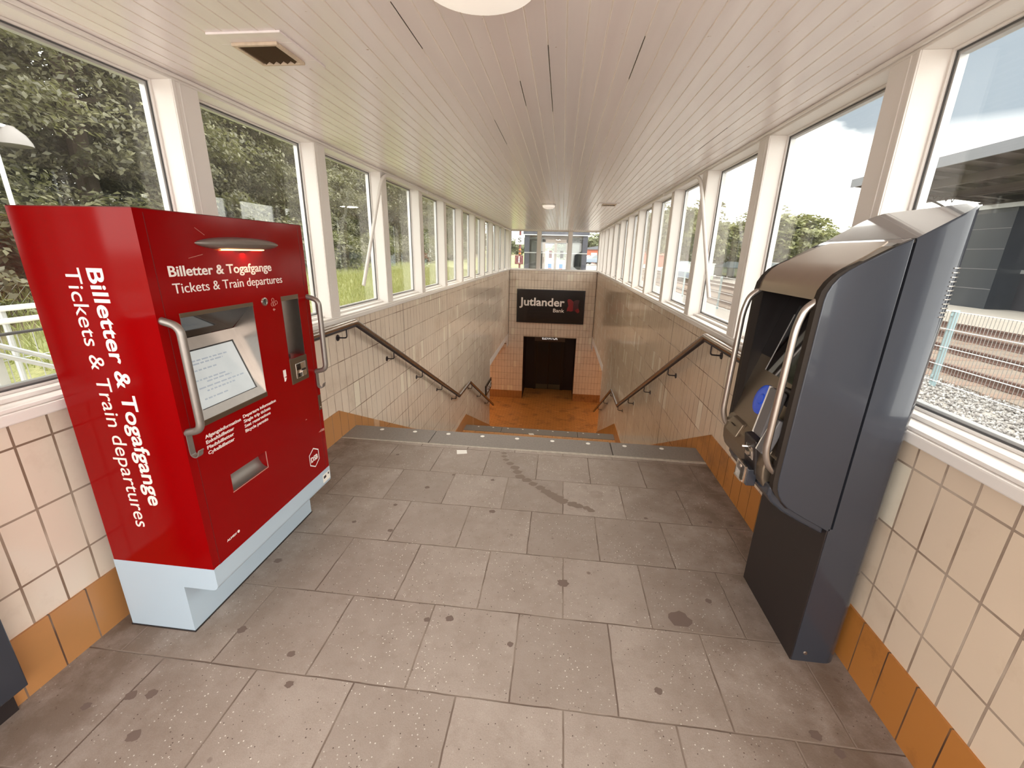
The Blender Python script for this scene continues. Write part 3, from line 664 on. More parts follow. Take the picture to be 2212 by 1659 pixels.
    MB().box(MX+.004, MX+.007, 1.955, 2.042, .95, 1.028).add('card_slot', M['bright_steel'], cp, bevel=.0015)
    MB().box(MX+.0065, MX+.0085, 1.962, 1.994, .993, 1.024).box(MX+.0065, MX+.0085, 1.966, 1.992, .955, .975).box(MX+.0065, MX+.0085, 2.002, 2.036, .982, .992).add('slot_opening', M['black_gloss'], cp)
    MB().box(MX+.007, MX+.016, 1.992, 2.004, .955, .985).add('latch', M['bright_steel'], cp, bevel=.001)
    # receipt tray
    a, b_, c, d = TR
    MB().ribbon([(MX-.003, c), (MX-.012, c+.001), (MX-.028, c+.014), (MX-.040, c+.036), (MX-.046, c+.060), (MX-.048, d)], 'y', a, b_, -.003).add('tray_flap', M['steel_satin'], r, smooth=True)
    MB().box(MX-.001, MX+.0015, a-.003, b_+.004, c-.004, c).box(MX-.001, MX+.0015, b_, b_+.004, c, d).add('tray_edge', M['scratch'], r)
    MB().box(MX-.07, MX-.005, a+.001, b_-.001, d-.003, d-.001).add('tray_top', M['black'], r)
    # coin knob, pictograms, hinge
    k = MB().lathe([(0, .004), (.010, .004), (.014, .006), (.018, .005), (.019, 0)], (MX, 1.801, 1.361), (1, 0, 0), 24).add('coin_slot', M['steel'], r, smooth=True)
    MB().box(MX+.004, MX+.007, 1.7995, 1.8025, 1.350, 1.372).add('slot_opening', M['black'], k)
    mb = MB()
    for y, z in ((1.860, 1.362), (1.853, 1.343), (1.866, 1.343), (1.881, 1.349)):
        mb.tube([(MX+.0008, y+.0085*math.cos(a*PI/8), z+.0085*math.sin(a*PI/8)) for a in range(17)], .0009, 6)
    mb.prism([(1.852, 1.318), (1.860, 1.325), (1.860, 1.3205), (1.868, 1.3205), (1.868, 1.3155), (1.860, 1.3155), (1.860, 1.311)], 'x', MX+.0002, MX+.0012)
    mb.add('coin_pictogram', M['scratch'], r)
    mb = MB(); mb.prism([(1.860, .985), (1.881, .985), (1.881, 1.020), (1.860, 1.020)], 'x', MX+.0002, MX+.0012)
    mb.prism([(1.862, .962), (1.871, .962), (1.881, .978), (1.872, .981), (1.868, .984), (1.862, .984)], 'x', MX+.0002, MX+.0012); mb.add('card_pictogram', M['white_letter'], r)
    h = MB().box(MX-.002, MX+.003, 2.126, 2.150, .712, .80).add('hinge', M['bronze'], r, bevel=.001)
    MB().lathe([(0, .003), (.005, .003), (.006, 0)], (MX+.003, 2.139, .728), (1, 0, 0), 12).add('screw', M['bright_steel'], h)
    # lettering on the front
    R, U = (0, 1, 0), (0, 0, 1); x = MX+.0004; wm = M['white_letter']
    text('lettering', 'Billetter & Togafgange', (x, 1.346, 1.494), R, U, .535, .0365, r, wm, .016)
    text('lettering', 'Tickets & Train departures', (x, 1.350, 1.436), R, U, .597, .0365, r, wm, -.002)
    for i, t in enumerate(('Afgangsinformation', 'Enkeltbilletter', 'Pladsbilletter', 'Cykelbilletter')):
        text('lettering', t, (x, 1.353, .8835-.0225*i), R, U, (.190, .146, .140, .138)[i], .0145, r, wm, .012)
    for i, t in enumerate(('Departure information', 'Single trip tickets', 'Seat reservations', 'Bicycle permits')):
        text('lettering', t, (x, 1.558, .8885-.0225*i), R, U, (.218, .174, .170, .148)[i], .0145, r, wm, .012)
    text('lettering', 'ALMEX', (x, 1.353, .4095), R, U, .056, .0095, r, wm, .02)
    MB().lathe([(0, .001), (.0065, .001), (.0065, 0)], (x, 1.4195, .4145), (1, 0, 0), 16).add('maker_mark', wm, r)
    # hexagonal badge
    hx = [(.0, .062), (.047, .034), (.047, -.028), (.0, -.058), (-.047, -.028), (-.047, .034)]; mb = MB()
    o_ = [mb.bm.verts.new((x+.001, 2.020+a, .463+b)) for a, b in hx]; i_ = [mb.bm.verts.new((x+.001, 2.020+a*.88, .463+b*.88)) for a, b in hx]
    for k in range(6): mb.bm.faces.new((o_[k], o_[(k+1) % 6], i_[(k+1) % 6], i_[k]))
    bd = mb.add('badge', wm, r); text('lettering', 'DSB', (x, 1.987, .4475), R, U, .066, .030, bd, wm, .03)
    # lettering down the side that faces the camera
    R2, U2 = (0, 0, -1), (1, 0, 0); y = MY0-.0004
    text('lettering', 'Billetter & Togafgange', (-1.548, y, 1.520), R2, U2, .895, .0600, r, wm, .016)
    text('lettering', 'Tickets & Train departures', (-1.632, y, 1.520), R2, U2, 1.0, .0600, r, wm, -.002)
    # scratches
    for q in (((x, 1.439, 1.553), (x, 1.505, 1.566), (x, 1.506, 1.568), (x, 1.439, 1.5545)), ((x, 1.49, 1.66), (x, 1.53, 1.635), (x, 1.531, 1.6365), (x, 1.49, 1.6615)),
              ((x, 2.09, .588), (x, 2.150, .578), (x, 2.150, .592), (x, 2.12, .596)), ((x, 1.985, .706), (x, 2.0, .704), (x, 1.998, .709), (x, 1.988, .710))):
        MB().quad(*q).add('scratch', M['scratch'], r)
ticket_machine()

# ------------------------------------------------------------------ telephone kiosk on the right
def kiosk():
    r = thing('service_kiosk', (1.12, 1.71, 0), 'slate blue self-service kiosk with a curved hood against the right wall', 'kiosk')
    KY0, KY1 = 1.47, 1.95
    # rear housing with rounded back corners and sloping top
    rad, xb = .058, 1.228; plan = [(1.057, KY0)]
    for k in range(9):
        a = -PI/2+PI/2*k/8; plan.append((xb-rad+rad*math.cos(a), KY0+rad+rad*math.sin(a)))
    for k in range(9):
        a = PI/2*k/8; plan.append((xb-rad+rad*math.cos(a), KY1-rad+rad*math.sin(a)))
    plan.append((1.057, KY1))
    ztop = lambda x: 1.669+(x-1.057)*.62
    mb = MB(); A = [mb.bm.verts.new((x, y, 0)) for x, y in plan]; Bv = [mb.bm.verts.new((x, y, ztop(x)-.006)) for x, y in plan]; n = len(plan)
    C = [mb.bm.verts.new((x+(-.004 if x > 1.1 else 0), y+(.004 if y < 1.7 else -.004), ztop(x))) for x, y in plan]
    mb.bm.faces.new(A)
    for i in range(n):
        j = (i+1) % n; mb.bm.faces.new((A[i], A[j], Bv[j], Bv[i])); f = mb.bm.faces.new((Bv[i], Bv[j], C[j], C[i]))
    f = mb.bm.faces.new(C[::-1]); f.material_index = 1
    o = mb.add('rear_housing', M['slate'], r, smooth=True); o.data.materials.append(M['slate_roof'])
    MB().box(1.0435, 1.057, KY0, KY1, 0, .64).add('plinth_side', M['slate'], r)
    MB().box(1.0385, 1.0435, KY0+.002, KY1-.002, 0, .66).add('plinth_front', M['charcoal'], r)
    MB().lathe([(0, .004), (.006, .004), (.008, .0)], (1.089, KY0, .044), (0, -1, 0), 16).add('bolt', M['steel'], r, smooth=True)
    mb = MB()
    for k in range(12):
        z = 1.435+.0135*k; pts = []
        for rr in (rad-.0005, rad+.0025):
            arc = [(xb-rad+rr*math.cos(a), KY0+rad+rr*math.sin(a)) for a in [math.radians(-78+9*j) for j in range(8)]]
            pts += arc if rr < rad+.001 else arc[::-1]
        mb.prism(pts, 'z', z, z+.0028)
    mb.add('vent_louvres', M['steel'], r)
    def offs(pts, o):
        P2 = [Vector(q) for q in pts]; out = []
        for i in range(len(P2)):
            d = (P2[min(i+1, len(P2)-1)]-P2[max(i-1, 0)]).normalized(); out.append(P2[i]-Vector((-d.y, d.x))*o[i])
        return [tuple(q) for q in out]
    def vribbon(pts, o, y0, y1): return MB().prism(offs(pts, [-.012]*len(pts))+offs(pts, o)[::-1], 'y', y0, y1)
    def hood_strip():
        mb = MB(); o = [.0015, .0015, .002, .004, .006, .008, .010, .011, .011]; A = offs(roof, o); C = offs(roof, [-.004]*9); a0 = [.085, .065, .048, .036, .031]+[.030]*4; rows = []
        for (x, z), (x2, z2), a in zip(A, C, a0):
            rows.append([mb.bm.verts.new(q) for q in ((x, KY0+a, z), (x, KY1-a, z), (x2, KY1-a, z2), (x2, KY0+a, z2))])
        for u, v in zip(rows, rows[1:]):
            for k in range(4): mb.bm.faces.new((u[k], u[(k+1) % 4], v[(k+1) % 4], v[k]))
        mb.bm.faces.new(rows[0]); mb.bm.faces.new(rows[-1][::-1]); return mb
    # hood side cheeks
    prof = [(1.051, 1.668), (1.006, 1.643), (.961, 1.616), (.914, 1.587), (.890, 1.571), (.868, 1.551), (.851, 1.526), (.841, 1.500), (.837, 1.472), (.836, 1.43), (.833, 1.2), (.830, .90), (.830, .815), (.834, .787), (.842, .764), (.858, .738), (.880, .716), (.905, .700), (.960, .670), (1.051, .624)]
    for y0, y1 in ((KY0, KY0+.014), (KY1-.014, KY1)):
        MB().prism(prof, 'y', y0, y1).add('side_cheek', M['slate'], r, bevel=.004, seg=3)
    edge = prof[0:16]
    for y0, y1 in ((KY0+.003, KY0+.030), (KY1-.030, KY1-.003)):
        vribbon(edge, [0, 0, 0, .002, .006, .010, .013]+[.016]*7+[.010, .002], y0, y1).add('edge_trim', mat('dark_bronze_edge', (.028, .021, .017), .6, spec=.2) if y0 < 1.6 else bpy.data.materials['dark_bronze_edge'], r)
    # curved roof: slate border then champagne metal hood
    MB().ribbon([(1.051, 1.668), (1.030, 1.6565), (.961, 1.616), (.914, 1.587), (.890, 1.571)], 'y', KY0+.014, KY1-.014, .010).add('roof_border', M['slate_roof'], r)
    roof = [(1.034, 1.660), (1.006, 1.6445), (.961, 1.6175), (.914, 1.5885), (.890, 1.5725), (.868, 1.5525), (.851, 1.5275), (.841, 1.501), (.8365, 1.472)]
    hood_strip().add('roof_hood', M['hood_metal'], r, smooth=True)
    MB().ribbon(roof[1:], 'y', KY0+.014, KY1-.014, .008).add('roof_underlay', M['bronze'], r)
    MB().lathe([(0, .002), (.012, .002), (.014, 0)], (.90, 1.70, 1.555), (0, 0, -1), 12).add('ceiling_light', M['bright_steel'], r)
    # interior
    MB().box(1.044, 1.0565, KY0+.014, KY1-.014, .66, 1.66).add('back_panel', M['black'], r)
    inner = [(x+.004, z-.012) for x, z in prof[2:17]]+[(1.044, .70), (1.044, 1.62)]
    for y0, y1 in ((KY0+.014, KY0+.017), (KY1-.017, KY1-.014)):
        MB().prism(inner, 'y', y0, y1).add('cheek_darkener', M['black'], r)  # added black sheets that darken the inside of the hood
    px = lambda z: .885+.29*(z-1.155)
    MB().prism([(px(1.50), 1.50), (px(.90), .90), (px(.90)+.02, .89), (1.044, .89), (1.044, 1.50)], 'y', KY0+.016, KY1-.016).add('control_panel', M['panel_metal'], r)
    def on_panel(mb, y0, y1, z0, z1, d0, d1):
        a = Vector((.29, 0, 1)).normalized(); nrm = Vector((-1, 0, .29)).normalized()
        c = Vector((px((z0+z1)/2), (y0+y1)/2, (z0+z1)/2))+nrm*(d0+d1)/2
        mb.obox(c, nrm*(d1-d0)/2, (0, (y1-y0)/2, 0), a*(z1-z0)/2*1.04); return mb
    on_panel(MB(), KY0+.018, KY1-.018, 1.20, 1.49, 0, .003).add('panel_face', M['black'], r)
    on_panel(MB(), 1.52, 1.83, 1.150, 1.42, .002, .006).add('screen', M['black_gloss'], r)
    on_panel(MB(), 1.8300, 1.8325, 1.150, 1.385, .002, .008).add('screen_edge', M['steel'], r)
    n_ = (-1, 0, .29)
    MB().lathe([(0, .014), (.018, .014), (.024, .009), (.050, .010), (.062, .006), (.064, 0)], (px(1.045), 1.745, 1.045), n_, 36).add('blue_disc', M['blue_disc'], r, smooth=True)
    # handset lying in its cradle on the near side
    a = Vector((.29, 0, 1)).normalized(); nrm = Vector(n_).normalized()
    hs = MB(); c = Vector((px(1.03), 1.585, 1.03))+nrm*.042
    hs.obox(c, nrm*.020, (0, .034, 0), a*.095+nrm*.012)
    h = hs.add('handset', mat('grey_handset_plastic', (.13, .125, .13), .4), r, bevel=.010, seg=3)
    MB().obox(c+Vector((0, .036, 0)), nrm*.019, (0, .0025, 0), a*.094+nrm*.012).add('handset_edge', M['stud'], h)
    MB().obox(c-nrm*.035+a*.08, nrm*.022, (0, .04, 0), a*.03).add('cradle', M['charcoal'], r, bevel=.006)
    c2 = Vector((px(.965), 1.528, .965))+nrm*.030
    h2 = MB().obox(c2, nrm*.016, (0, .022, 0), a*.07).add('number_pad', bpy.data.materials['grey_handset_plastic'], r, bevel=.005)
    MB().obox(c2+Vector((0, .0245, 0)), nrm*.015, (0, .0025, 0), a*.069).add('pad_edge', M['stud'], h2)
    # rounded lower pod
    pod = [(px(.93), .93), (.812, .915), (.797, .885), (.793, .84), (.797, .80), (.808, .77), (.825, .748), (1.04, .742), (1.04, .93)]
    MB().prism(pod, 'y', KY0+.055, KY1-.016).add('lower_pod', M['panel_metal'], r, bevel=.008)
    pod2 = [(.813, .790), (.812, .752), (.830, .722), (.872, .688), (.94, .650), (1.038, .602), (1.038, .790)]
    MB().prism(pod2, 'y', KY0+.016, KY1-.07).add('pod_skirt', M['slate'], r, bevel=.01, seg=3)
    # ticket slot, coin unit and return cup
    MB().obox((.797, 1.815, .895), (.010, 0, .003), (0, .055, 0), (.012, 0, .03)).add('ticket_slot', M['panel_metal'], r, bevel=.004)
    MB().obox((.786, 1.82, .902), (.002, 0, 0), (0, .020, 0), (0, 0, .0015)).add('slot_opening', M['black'], r)
    cu = MB().obox((.812, 1.625, .862), (.028, 0, .006), (0, .052, 0), (-.012, 0, .072)).add('coin_unit', M['charcoal'], r, bevel=.006)
    MB().obox((.7835, 1.625, .875), (.0035, 0, 0), (0, .032, 0), (-.004, 0, .034)).add('coin_plate', M['bright_steel'], cu, bevel=.002)
    MB().obox((.7795, 1.63, .891), (.002, 0, 0), (0, .016, 0), (-.001, 0, .011)).obox((.7795, 1.635, .858), (.002, 0, 0), (0, .016, 0), (-.001, 0, .012)).add('slot_opening', M['black_gloss'], cu)
    MB().tube([(.781, 1.642, .879), (.762, 1.648, .877)], .006, 10).obox((.772, 1.610, .868), (.009, 0, 0), (0, .009, 0), (0, 0, .007)).add('coin_button', M['bright_steel'], cu)
    dx, dy = .008, -.034
    rc = MB().box(.765+dx, .80+dx, 1.615+dy, 1.715+dy, .735, .805).add('return_cup', M['slate'], r, bevel=.003)
    MB().box(.756+dx, .765+dx, 1.625+dy, 1.632+dy, .742, .812).box(.756+dx, .765+dx, 1.698+dy, 1.705+dy, .742, .812).box(.750+dx, .765+dx, 1.632+dy, 1.698+dy, .742, .750).box(.758+dx, .765+dx, 1.632+dy, 1.698+dy, .806, .812).add('cup_rim', M['bright_steel'], rc)
    MB().box(.7648+dx, .7655+dx, 1.632+dy, 1.698+dy, .75, .806).add('cup_inside', M['black_gloss'], rc)
    MB().lathe([(0, .004), (.006, .003), (.008, 0)], (.7648+dx, 1.68+dy, .79), (-1, 0, 0), 10).add('screw', M['bright_steel'], rc)
    # grab handles
    for y in (1.4945, 1.9255):
        MB().tube(fillet([(.836, y, 1.474), (.800, y, 1.446), (.784, y, 1.38), (.776, y, .925), (.796, y, .868), (.836, y, .836)], .05, 6), .0125, 14).add('handle', M['steel'], r, smooth=True)
kiosk()

# corner of another unit at the left edge of the picture
r = thing('wall_cabinet', (-1.82, .75, 0), 'slate blue cabinet corner low at the left edge beside the skirting', 'cabinet')
MB().box(WL, -1.80, .45, .915, .095, 1.3).add('cabinet_body', M['slate'], r, bevel=.004)
MB().box(WL, -1.84, .47, .89, 0, .095).add('cabinet_foot', M['charcoal'], r)
for z in (.15, .24): MB().lathe([(0, .002), (.004, .002), (.004, 0)], (-1.80, .84, z), (1, 0, 0), 10).add('bolt', M['charcoal'], r)

# ------------------------------------------------------------------ handrails
def handrail(x, xw, pts, brk, label, name='handrail'):
    s = 1 if xw > x else -1
    r = thing(name, (x, pts[0][0], 0), label, 'handrail', 'stair handrails')
    P = [(x, y, z-.026) for y, z in pts]
    MB().tube(fillet(P, .02, 3), .026, 16).add('rail_tube', M['rail_metal'], r, smooth=True)
    MB().tube(fillet([(a, b, c-.032) for a, b, c in P], .02, 3), .011, 8).add('under_bar', M['bracket'], r, smooth=True)
    MB().lathe([(0, .004), (.026, .004), (.027, 0), (.027, -.01)], (x, pts[0][0], pts[0][1]-.026), (0, -1, 0), 16).add('end_cap', M['bright_steel'], r)
    for y in brk:
        for (ya, za), (yb, zb) in zip(pts, pts[1:]):
            if ya <= y <= yb: z = za+(zb-za)*(y-ya)/(yb-ya)
        z -= .065
        mb = MB(); mb.tube(fillet([(x, y, z), (x, y, z-.072), (xw-s*.002, y, z-.076)], .02, 4), .006, 8)
        mb.lathe([(0, .006), (.026, .006), (.028, 0)], (xw, y, z-.076), (-s, 0, 0), 14); mb.add('bracket', M['bracket'], r, smooth=True)
handrail(WL+.085, WL, [(2.25, 1.012), (3.53, 1.012), (7.36, -.965), (8.32, -.985), (11.55, -2.66)], (2.62, 3.36, 4.35, 5.28, 6.2, 7.1, 8.5, 9.5, 10.6), 'long steel handrail on the left tiled stair wall')
handrail(WR-.085, WR, [(2.56, 1.018), (3.50, 1.018), (7.62, -1.07), (8.59, -1.075), (11.9, -2.80)], (2.75, 3.33, 4.45, 5.5, 6.55, 7.5, 8.7, 9.7, 10.8), 'long steel handrail on the right tiled stair wall')

# conduits along the headers
for x, s, lab in ((WL+.032, 1, 'white bent conduit hanging down in front of the left windows'), (WR-.032, -1, 'white bent conduit hanging down in front of the right windows')):
    r = thing('conduit_pipe', (x, 4.4, 2.3), lab, 'pipe', 'white conduits')
    MB().tube(fillet([(x, 15.4, 2.325), (x, 4.47, 2.325), (x, 3.86 if s > 0 else 3.72, 1.275)], .16, 8), .016, 12).add('conduit', M['white_frame'], r, smooth=True)
    for y in (5.9, 8.3, 10.7, 13.0):
        MB().box(x-.022, x+.022, y-.014, y+.014, 2.305, 2.346).add('clip', M['white_frame'], r, bevel=.003)

# ceiling lamps (switched on) and vents
for c, lab in (((-.277, 1.448), 'round opal ceiling lamp cut off by the top edge of the picture'), ((-.27, 7.5), 'small round opal ceiling lamp above the stairs')):
    r = thing('ceiling_lamp', (c[0], c[1], ZC), lab, 'lamp', 'ceiling lamps'); R_ = .197 if c[1] < 3 else .115
    MB().lathe([(R_, 0), (R_, -.016), (R_-.012, -.020)], (*c, ZC), seg=40).add('lamp_ring', M['white_frame'], r, smooth=True)
    MB().lathe([(R_-.014, -.018), (R_*.86, -.045), (R_*.62, -.064), (R_*.3, -.073), (0, -.075)], (*c, ZC), seg=40).add('lamp_cover', M['dome'], r, smooth=True)
def vent(x0, x1, y0, y1, gx0, gx1, gy0, gy1, lab):
    r = thing('ceiling_vent', ((x0+x1)/2, (y0+y1)/2, ZC), lab, 'vent', 'ceiling vents'); z = ZC
    mb = MB(); mb.box(x0, x1, y0, gy0, z-.008, z); mb.box(x0, x1, gy1, y1, z-.008, z); mb.box(x0, gx0, gy0, gy1, z-.008, z); mb.box(gx1, x1, gy0, gy1, z-.008, z)
    mb.add('cover_board', M['white_ceiling'], r, bevel=.002)
    t = .016; mb = MB(); z1 = z-.008
    mb.box(gx0-t, gx1+t, gy0-t, gy0, z1-.012, z1); mb.box(gx0-t, gx1+t, gy1, gy1+t, z1-.012, z1); mb.box(gx0-t, gx0, gy0, gy1, z1-.012, z1); mb.box(gx1, gx1+t, gy0, gy1, z1-.012, z1)
    f = mb.add('grille_frame', mat('rusty_cream_enamel', (.62, .50, .38), .5, noise=.35, nscale=30), r, bevel=.003)
    MB().box(gx0, gx1, gy0, gy1, z-.003, z-.001).add('dark_duct', M['black'], r)
    n = 5
    for k in range(n):
        x = gx0+(gx1-gx0)*(k+.5)/n
        MB().obox((x, (gy0+gy1)/2, z1-.004), (.008, 0, .006), (0, (gy1-gy0)/2, 0), (-.001, 0, .0015)).add('slat', mat('brown_vent_slat', (.09, .055, .025), .6) if k == 0 else bpy.data.materials['brown_vent_slat'], r)
for (x, y, z, e) in ((-.27, 7.5, ZC-.08, 13), ):
    ld = bpy.data.lights.new('dome_bulb', 'AREA'); ld.shape = 'DISK'; ld.size = .28; ld.energy = e; ld.color = (1, .84, .66)
    lo = bpy.data.objects.new('dome_bulb', ld); COL.objects.link(lo); lo.location = (x, y, z)
vent(-1.385, -1.085, 1.765, 2.085, -1.318, -1.158, 1.845, 2.005, 'square white ceiling vent with brown slats above the ticket machine')
vent(.52, .83, 7.20, 7.62, .60, .78, 7.30, 7.47, 'small far ceiling vent above the stairs near the right windows')

# ------------------------------------------------------------------ signs inside
r = thing('bank_sign', (-.337, YE, -.25), 'dark bank sign with white lettering and a red mark above the lift doorway', 'sign')
MB().box(-1.565, .888, YE-.05, YE, -.862, .345).add('sign_frame', M['black'], r, bevel=.004)
MB().box(-1.535, .858, YE-.056, YE-.05, -.835, .318).add('sign_panel', M['sign_black'], r)
R, U = (1, 0, 0), (0, 0, 1); y = YE-.0565
text('lettering', 'Jutlander', (-1.47, y, -.232), R, U, 1.64, .292, r, M['white_letter'], .022, .004)
text('lettering', 'Bank', (-.232, y, -.448), R, U, .40, .135, r, M['white_letter'], .008, .004)
def wavy(pts, m, nm, yy):
    MB().prism(pts, 'y', yy-.003, yy).add(nm, m, r)
wavy([(.262, -.02), (.29, .035), (.36, .04), (.43, .0), (.48, -.045), (.478, -.24), (.48, -.385), (.40, -.40), (.30, -.385), (.262, -.41), (.272, -.30), (.31, -.20)], M['logo_red'], 'logo', y)
wavy([(.482, -.05), (.54, .0), (.62, .02), (.70, .01), (.69, -.06), (.665, -.16), (.68, -.26), (.70, -.35), (.71, -.42), (.66, -.452), (.60, -.42), (.55, -.39), (.482, -.385)], M['logo_red2'], 'logo', y)
wavy([(.56, -.36), (.62, -.30), (.68, -.29), (.715, -.37), (.71, -.42), (.66, -.454), (.60, -.42)], M['logo_red'], 'logo', y-.0032)

r = thing('direction_sign', (WL, 11.1, -1.97), 'small black sign with white letters on the left wall low by the handrail', 'sign')
MB().prism([(10.62, -2.13), (11.52, -2.13), (11.52, -1.84), (10.62, -1.84)], 'x', WL, WL+.03).add('sign_panel', M['sign_black'], r)
text('lettering', 'KSTC', (WL+.0305, 10.74, -2.075), (0, 1, 0), (0, 0, 1), .70, .17, r, M['white_letter'], .02, .002)

# ------------------------------------------------------------------ lift front in its recess
Lx0, Lx1, Ly = -1.285, .682, 16.95
rec = mat('dark_brown_recess_wall', (.030, .014, .010), .5)
struct('wall_recess', MB().box(Lx0-.2, Lx0, YE+.3, Ly, ZB, -1.2).box(Lx1, Lx1+.2, YE+.3, Ly, ZB, -1.2).box(Lx0-.2, Lx1+.2, Ly, Ly+.2, ZB, -1.2).box(Lx0-.2, Lx1+.2, YE+.3, Ly+.2, -1.378, -1.18).box(Lx0, Lx0+.006, YE+.02, YE+.3, ZB, -1.378).box(Lx1-.006, Lx1, YE+.02, YE+.3, ZB, -1.378), rec)
struct('trim_90', MB().box(Lx0+.006, Lx1-.006, YE-.006, YE+.06, -1.41, -1.378), M['panel_metal'])
r = thing('lift_entrance', (-.3, Ly, ZB), 'dark lift doorway with double doors at the foot of the stairs', 'lift')
dm = mat('dull_bronze_frame', (.045, .028, .02), .45, metal=.4); dg = mat('dark_lift_door', (.018, .010, .008), .3)
fx0, fx1 = -.93, .29; zt = -1.80
MB().box(fx0, fx0+.10, Ly-.06, Ly, ZB, zt).box(fx1-.10, fx1, Ly-.06, Ly, ZB, zt).add('door_frame', dm, r, bevel=.004)
for a, b in ((fx0+.10, -.325), (-.315, fx1-.10)):
    d = MB().box(a, b, Ly-.03, Ly, ZB+.01, zt).add('lift_door', dm, r, bevel=.003)
    MB().box(a+.05, b-.05, Ly-.034, Ly-.03, ZB+.24, zt-.06).add('door_glass', dg, d)
    MB().box(a+.01, b-.01, Ly-.035, Ly-.03, ZB+.02, ZB+.22).add('kick_plate', mat('worn_olive_kick_plate', (.14, .12, .075), .45, metal=.5) if a < -.5 else bpy.data.materials['worn_olive_kick_plate'], d)
sp_ = MB().box(fx0, fx1, Ly-.10, Ly, zt, -1.45).add('sign_box', mat('brown_sign_box', (.16, .11, .075), .5), r)
text('lettering', 'ELEVATOR', (-.63, Ly-.1005, -1.722), (1, 0, 0), (0, 0, 1), .62, .14, sp_, M['lit_letter'], .008, .003)

# tube lamps on the soffit of the lower passage, either side of the stairs
for x, lab in ((-3.6, 'tube lamp on the soffit of the passage left of the stairs'), (3.2, 'tube lamp on the soffit of the passage right of the stairs')):
    r = thing('tube_lamp', (x, 13.4, ZL), lab, 'lamp', 'passage lamps')
    MB().box(x-.08, x+.08, 12.8, 14.0, ZL-.05, ZL).add('lamp_housing', M['white_frame'], r)
    MB().tube([(x, 12.82, ZL-.075), (x, 13.98, ZL-.075)], .02, 10).add('tube', mat('lit_tube', (1, .9, .8), .5, emit=(1, .74, .46), es=6.) if x < 0 else bpy.data.materials['lit_tube'], r)
    ld = bpy.data.lights.new('tube_light', 'AREA'); ld.shape = 'RECTANGLE'; ld.size = .1; ld.size_y = 1.2; ld.energy = 22; ld.color = (1, .52, .22)
    lo = bpy.data.objects.new('tube_light', ld); COL.objects.link(lo); lo.parent = r; lo.location = (0, 0, -.11)
# litter
set_org(0, 0, 0)
r = tag(MB().prism([(-.794, 3.155), (-.712, 3.168), (-.695, 3.108), (-.775, 3.084)], 'z', .0004, .0016).add('paper_scrap', M['paper']), 'white paper scrap lying on the paving before the top step', 'litter')
set_org(0, 0, 0)
tag(MB().prism([(-.50, 8.02), (-.40, 8.03), (-.37, 7.95), (-.47, 7.94)], 'z', ZLAND+.0022, ZLAND+.004).add('paper_scrap', M['paper']), 'white paper scrap lying on the landing edge far down the stairs', 'litter')

# ================================================================== OUTSIDE
set_org(0, 0, 0)
def zleft(x, y):
    """ground height west of the corridor: paved near the camera, a grass bank that climbs away from the windows"""
    d = -x-2.1; t = min(1, max(0, (y-4.0)/1.8)); bank = .10+.105*min(d, 9)
    far = 0 if d < 5.2 else min(.95, (d-5.2)*.22)
    z = bank*t+far*(1-t)
    return z+.03*math.sin(x*1.7+y*.9)*t
def terrain(name, x0, x1, y0, y1, nx, ny, f, m, **k):
    mb = MB(); g = [[mb.bm.verts.new((x0+(x1-x0)*i/nx, y0+(y1-y0)*j/ny, f(x0+(x1-x0)*i/nx, y0+(y1-y0)*j/ny))) for j in range(ny+1)] for i in range(nx+1)]
    for i in range(nx):
        for j in range(ny): mb.bm.faces.new((g[i][j], g[i+1][j], g[i+1][j+1], g[i][j+1]))
    return struct(name, mb, m, smooth=True)
terrain('lawn', -60, -2.12, 4.0, 120, 60, 110, zleft, M['lawn'])
terrain('earth_bank', -60, -6.4, -30, 4.0, 40, 20, lambda x, y: max(-.02, zleft(x, y)-.01), M['soil'])
struct('path', MB().box(-6.9, -2.12, -12, 4.15, -.12, .0), M['concrete'])
struct('path', MB().box(-2.3, 1.6, -12, Y0, -.12, -.001), M['concrete'])
struct('track_bed', MB().box(1.52, 11.9, -12, 120, -.45, -.20), M['gravel'])
struct('platform', MB().box(11.9, 40, -12, 24, -.4, .10).box(11.9, 12.2, -12, 24, .10, .13), M['concrete'])
struct('car_park', MB().box(11.9, 90, 24, 140, -.4, -.16), M['asphalt'])
struct('path', MB().box(-2.3, 1.6, YE+.35, 16.9, -.5, 0).box(-4.6, 1.6, 17.2, 140, -.5, 0), M['concrete'])
terrain('hills', -60, 90, 121, 160, 20, 3, lambda x, y: -.3+(y-121)*.14*(1+.4*math.sin(x*.07)), M['grass'])

struct('track_bed', MB().box(6.05, 11.7, -12, 118, -.3, -.163), mat('brown_oily_ballast', (.19, .15, .12), .95, noise=.45, nscale=25, bump=.8, bscale=30))
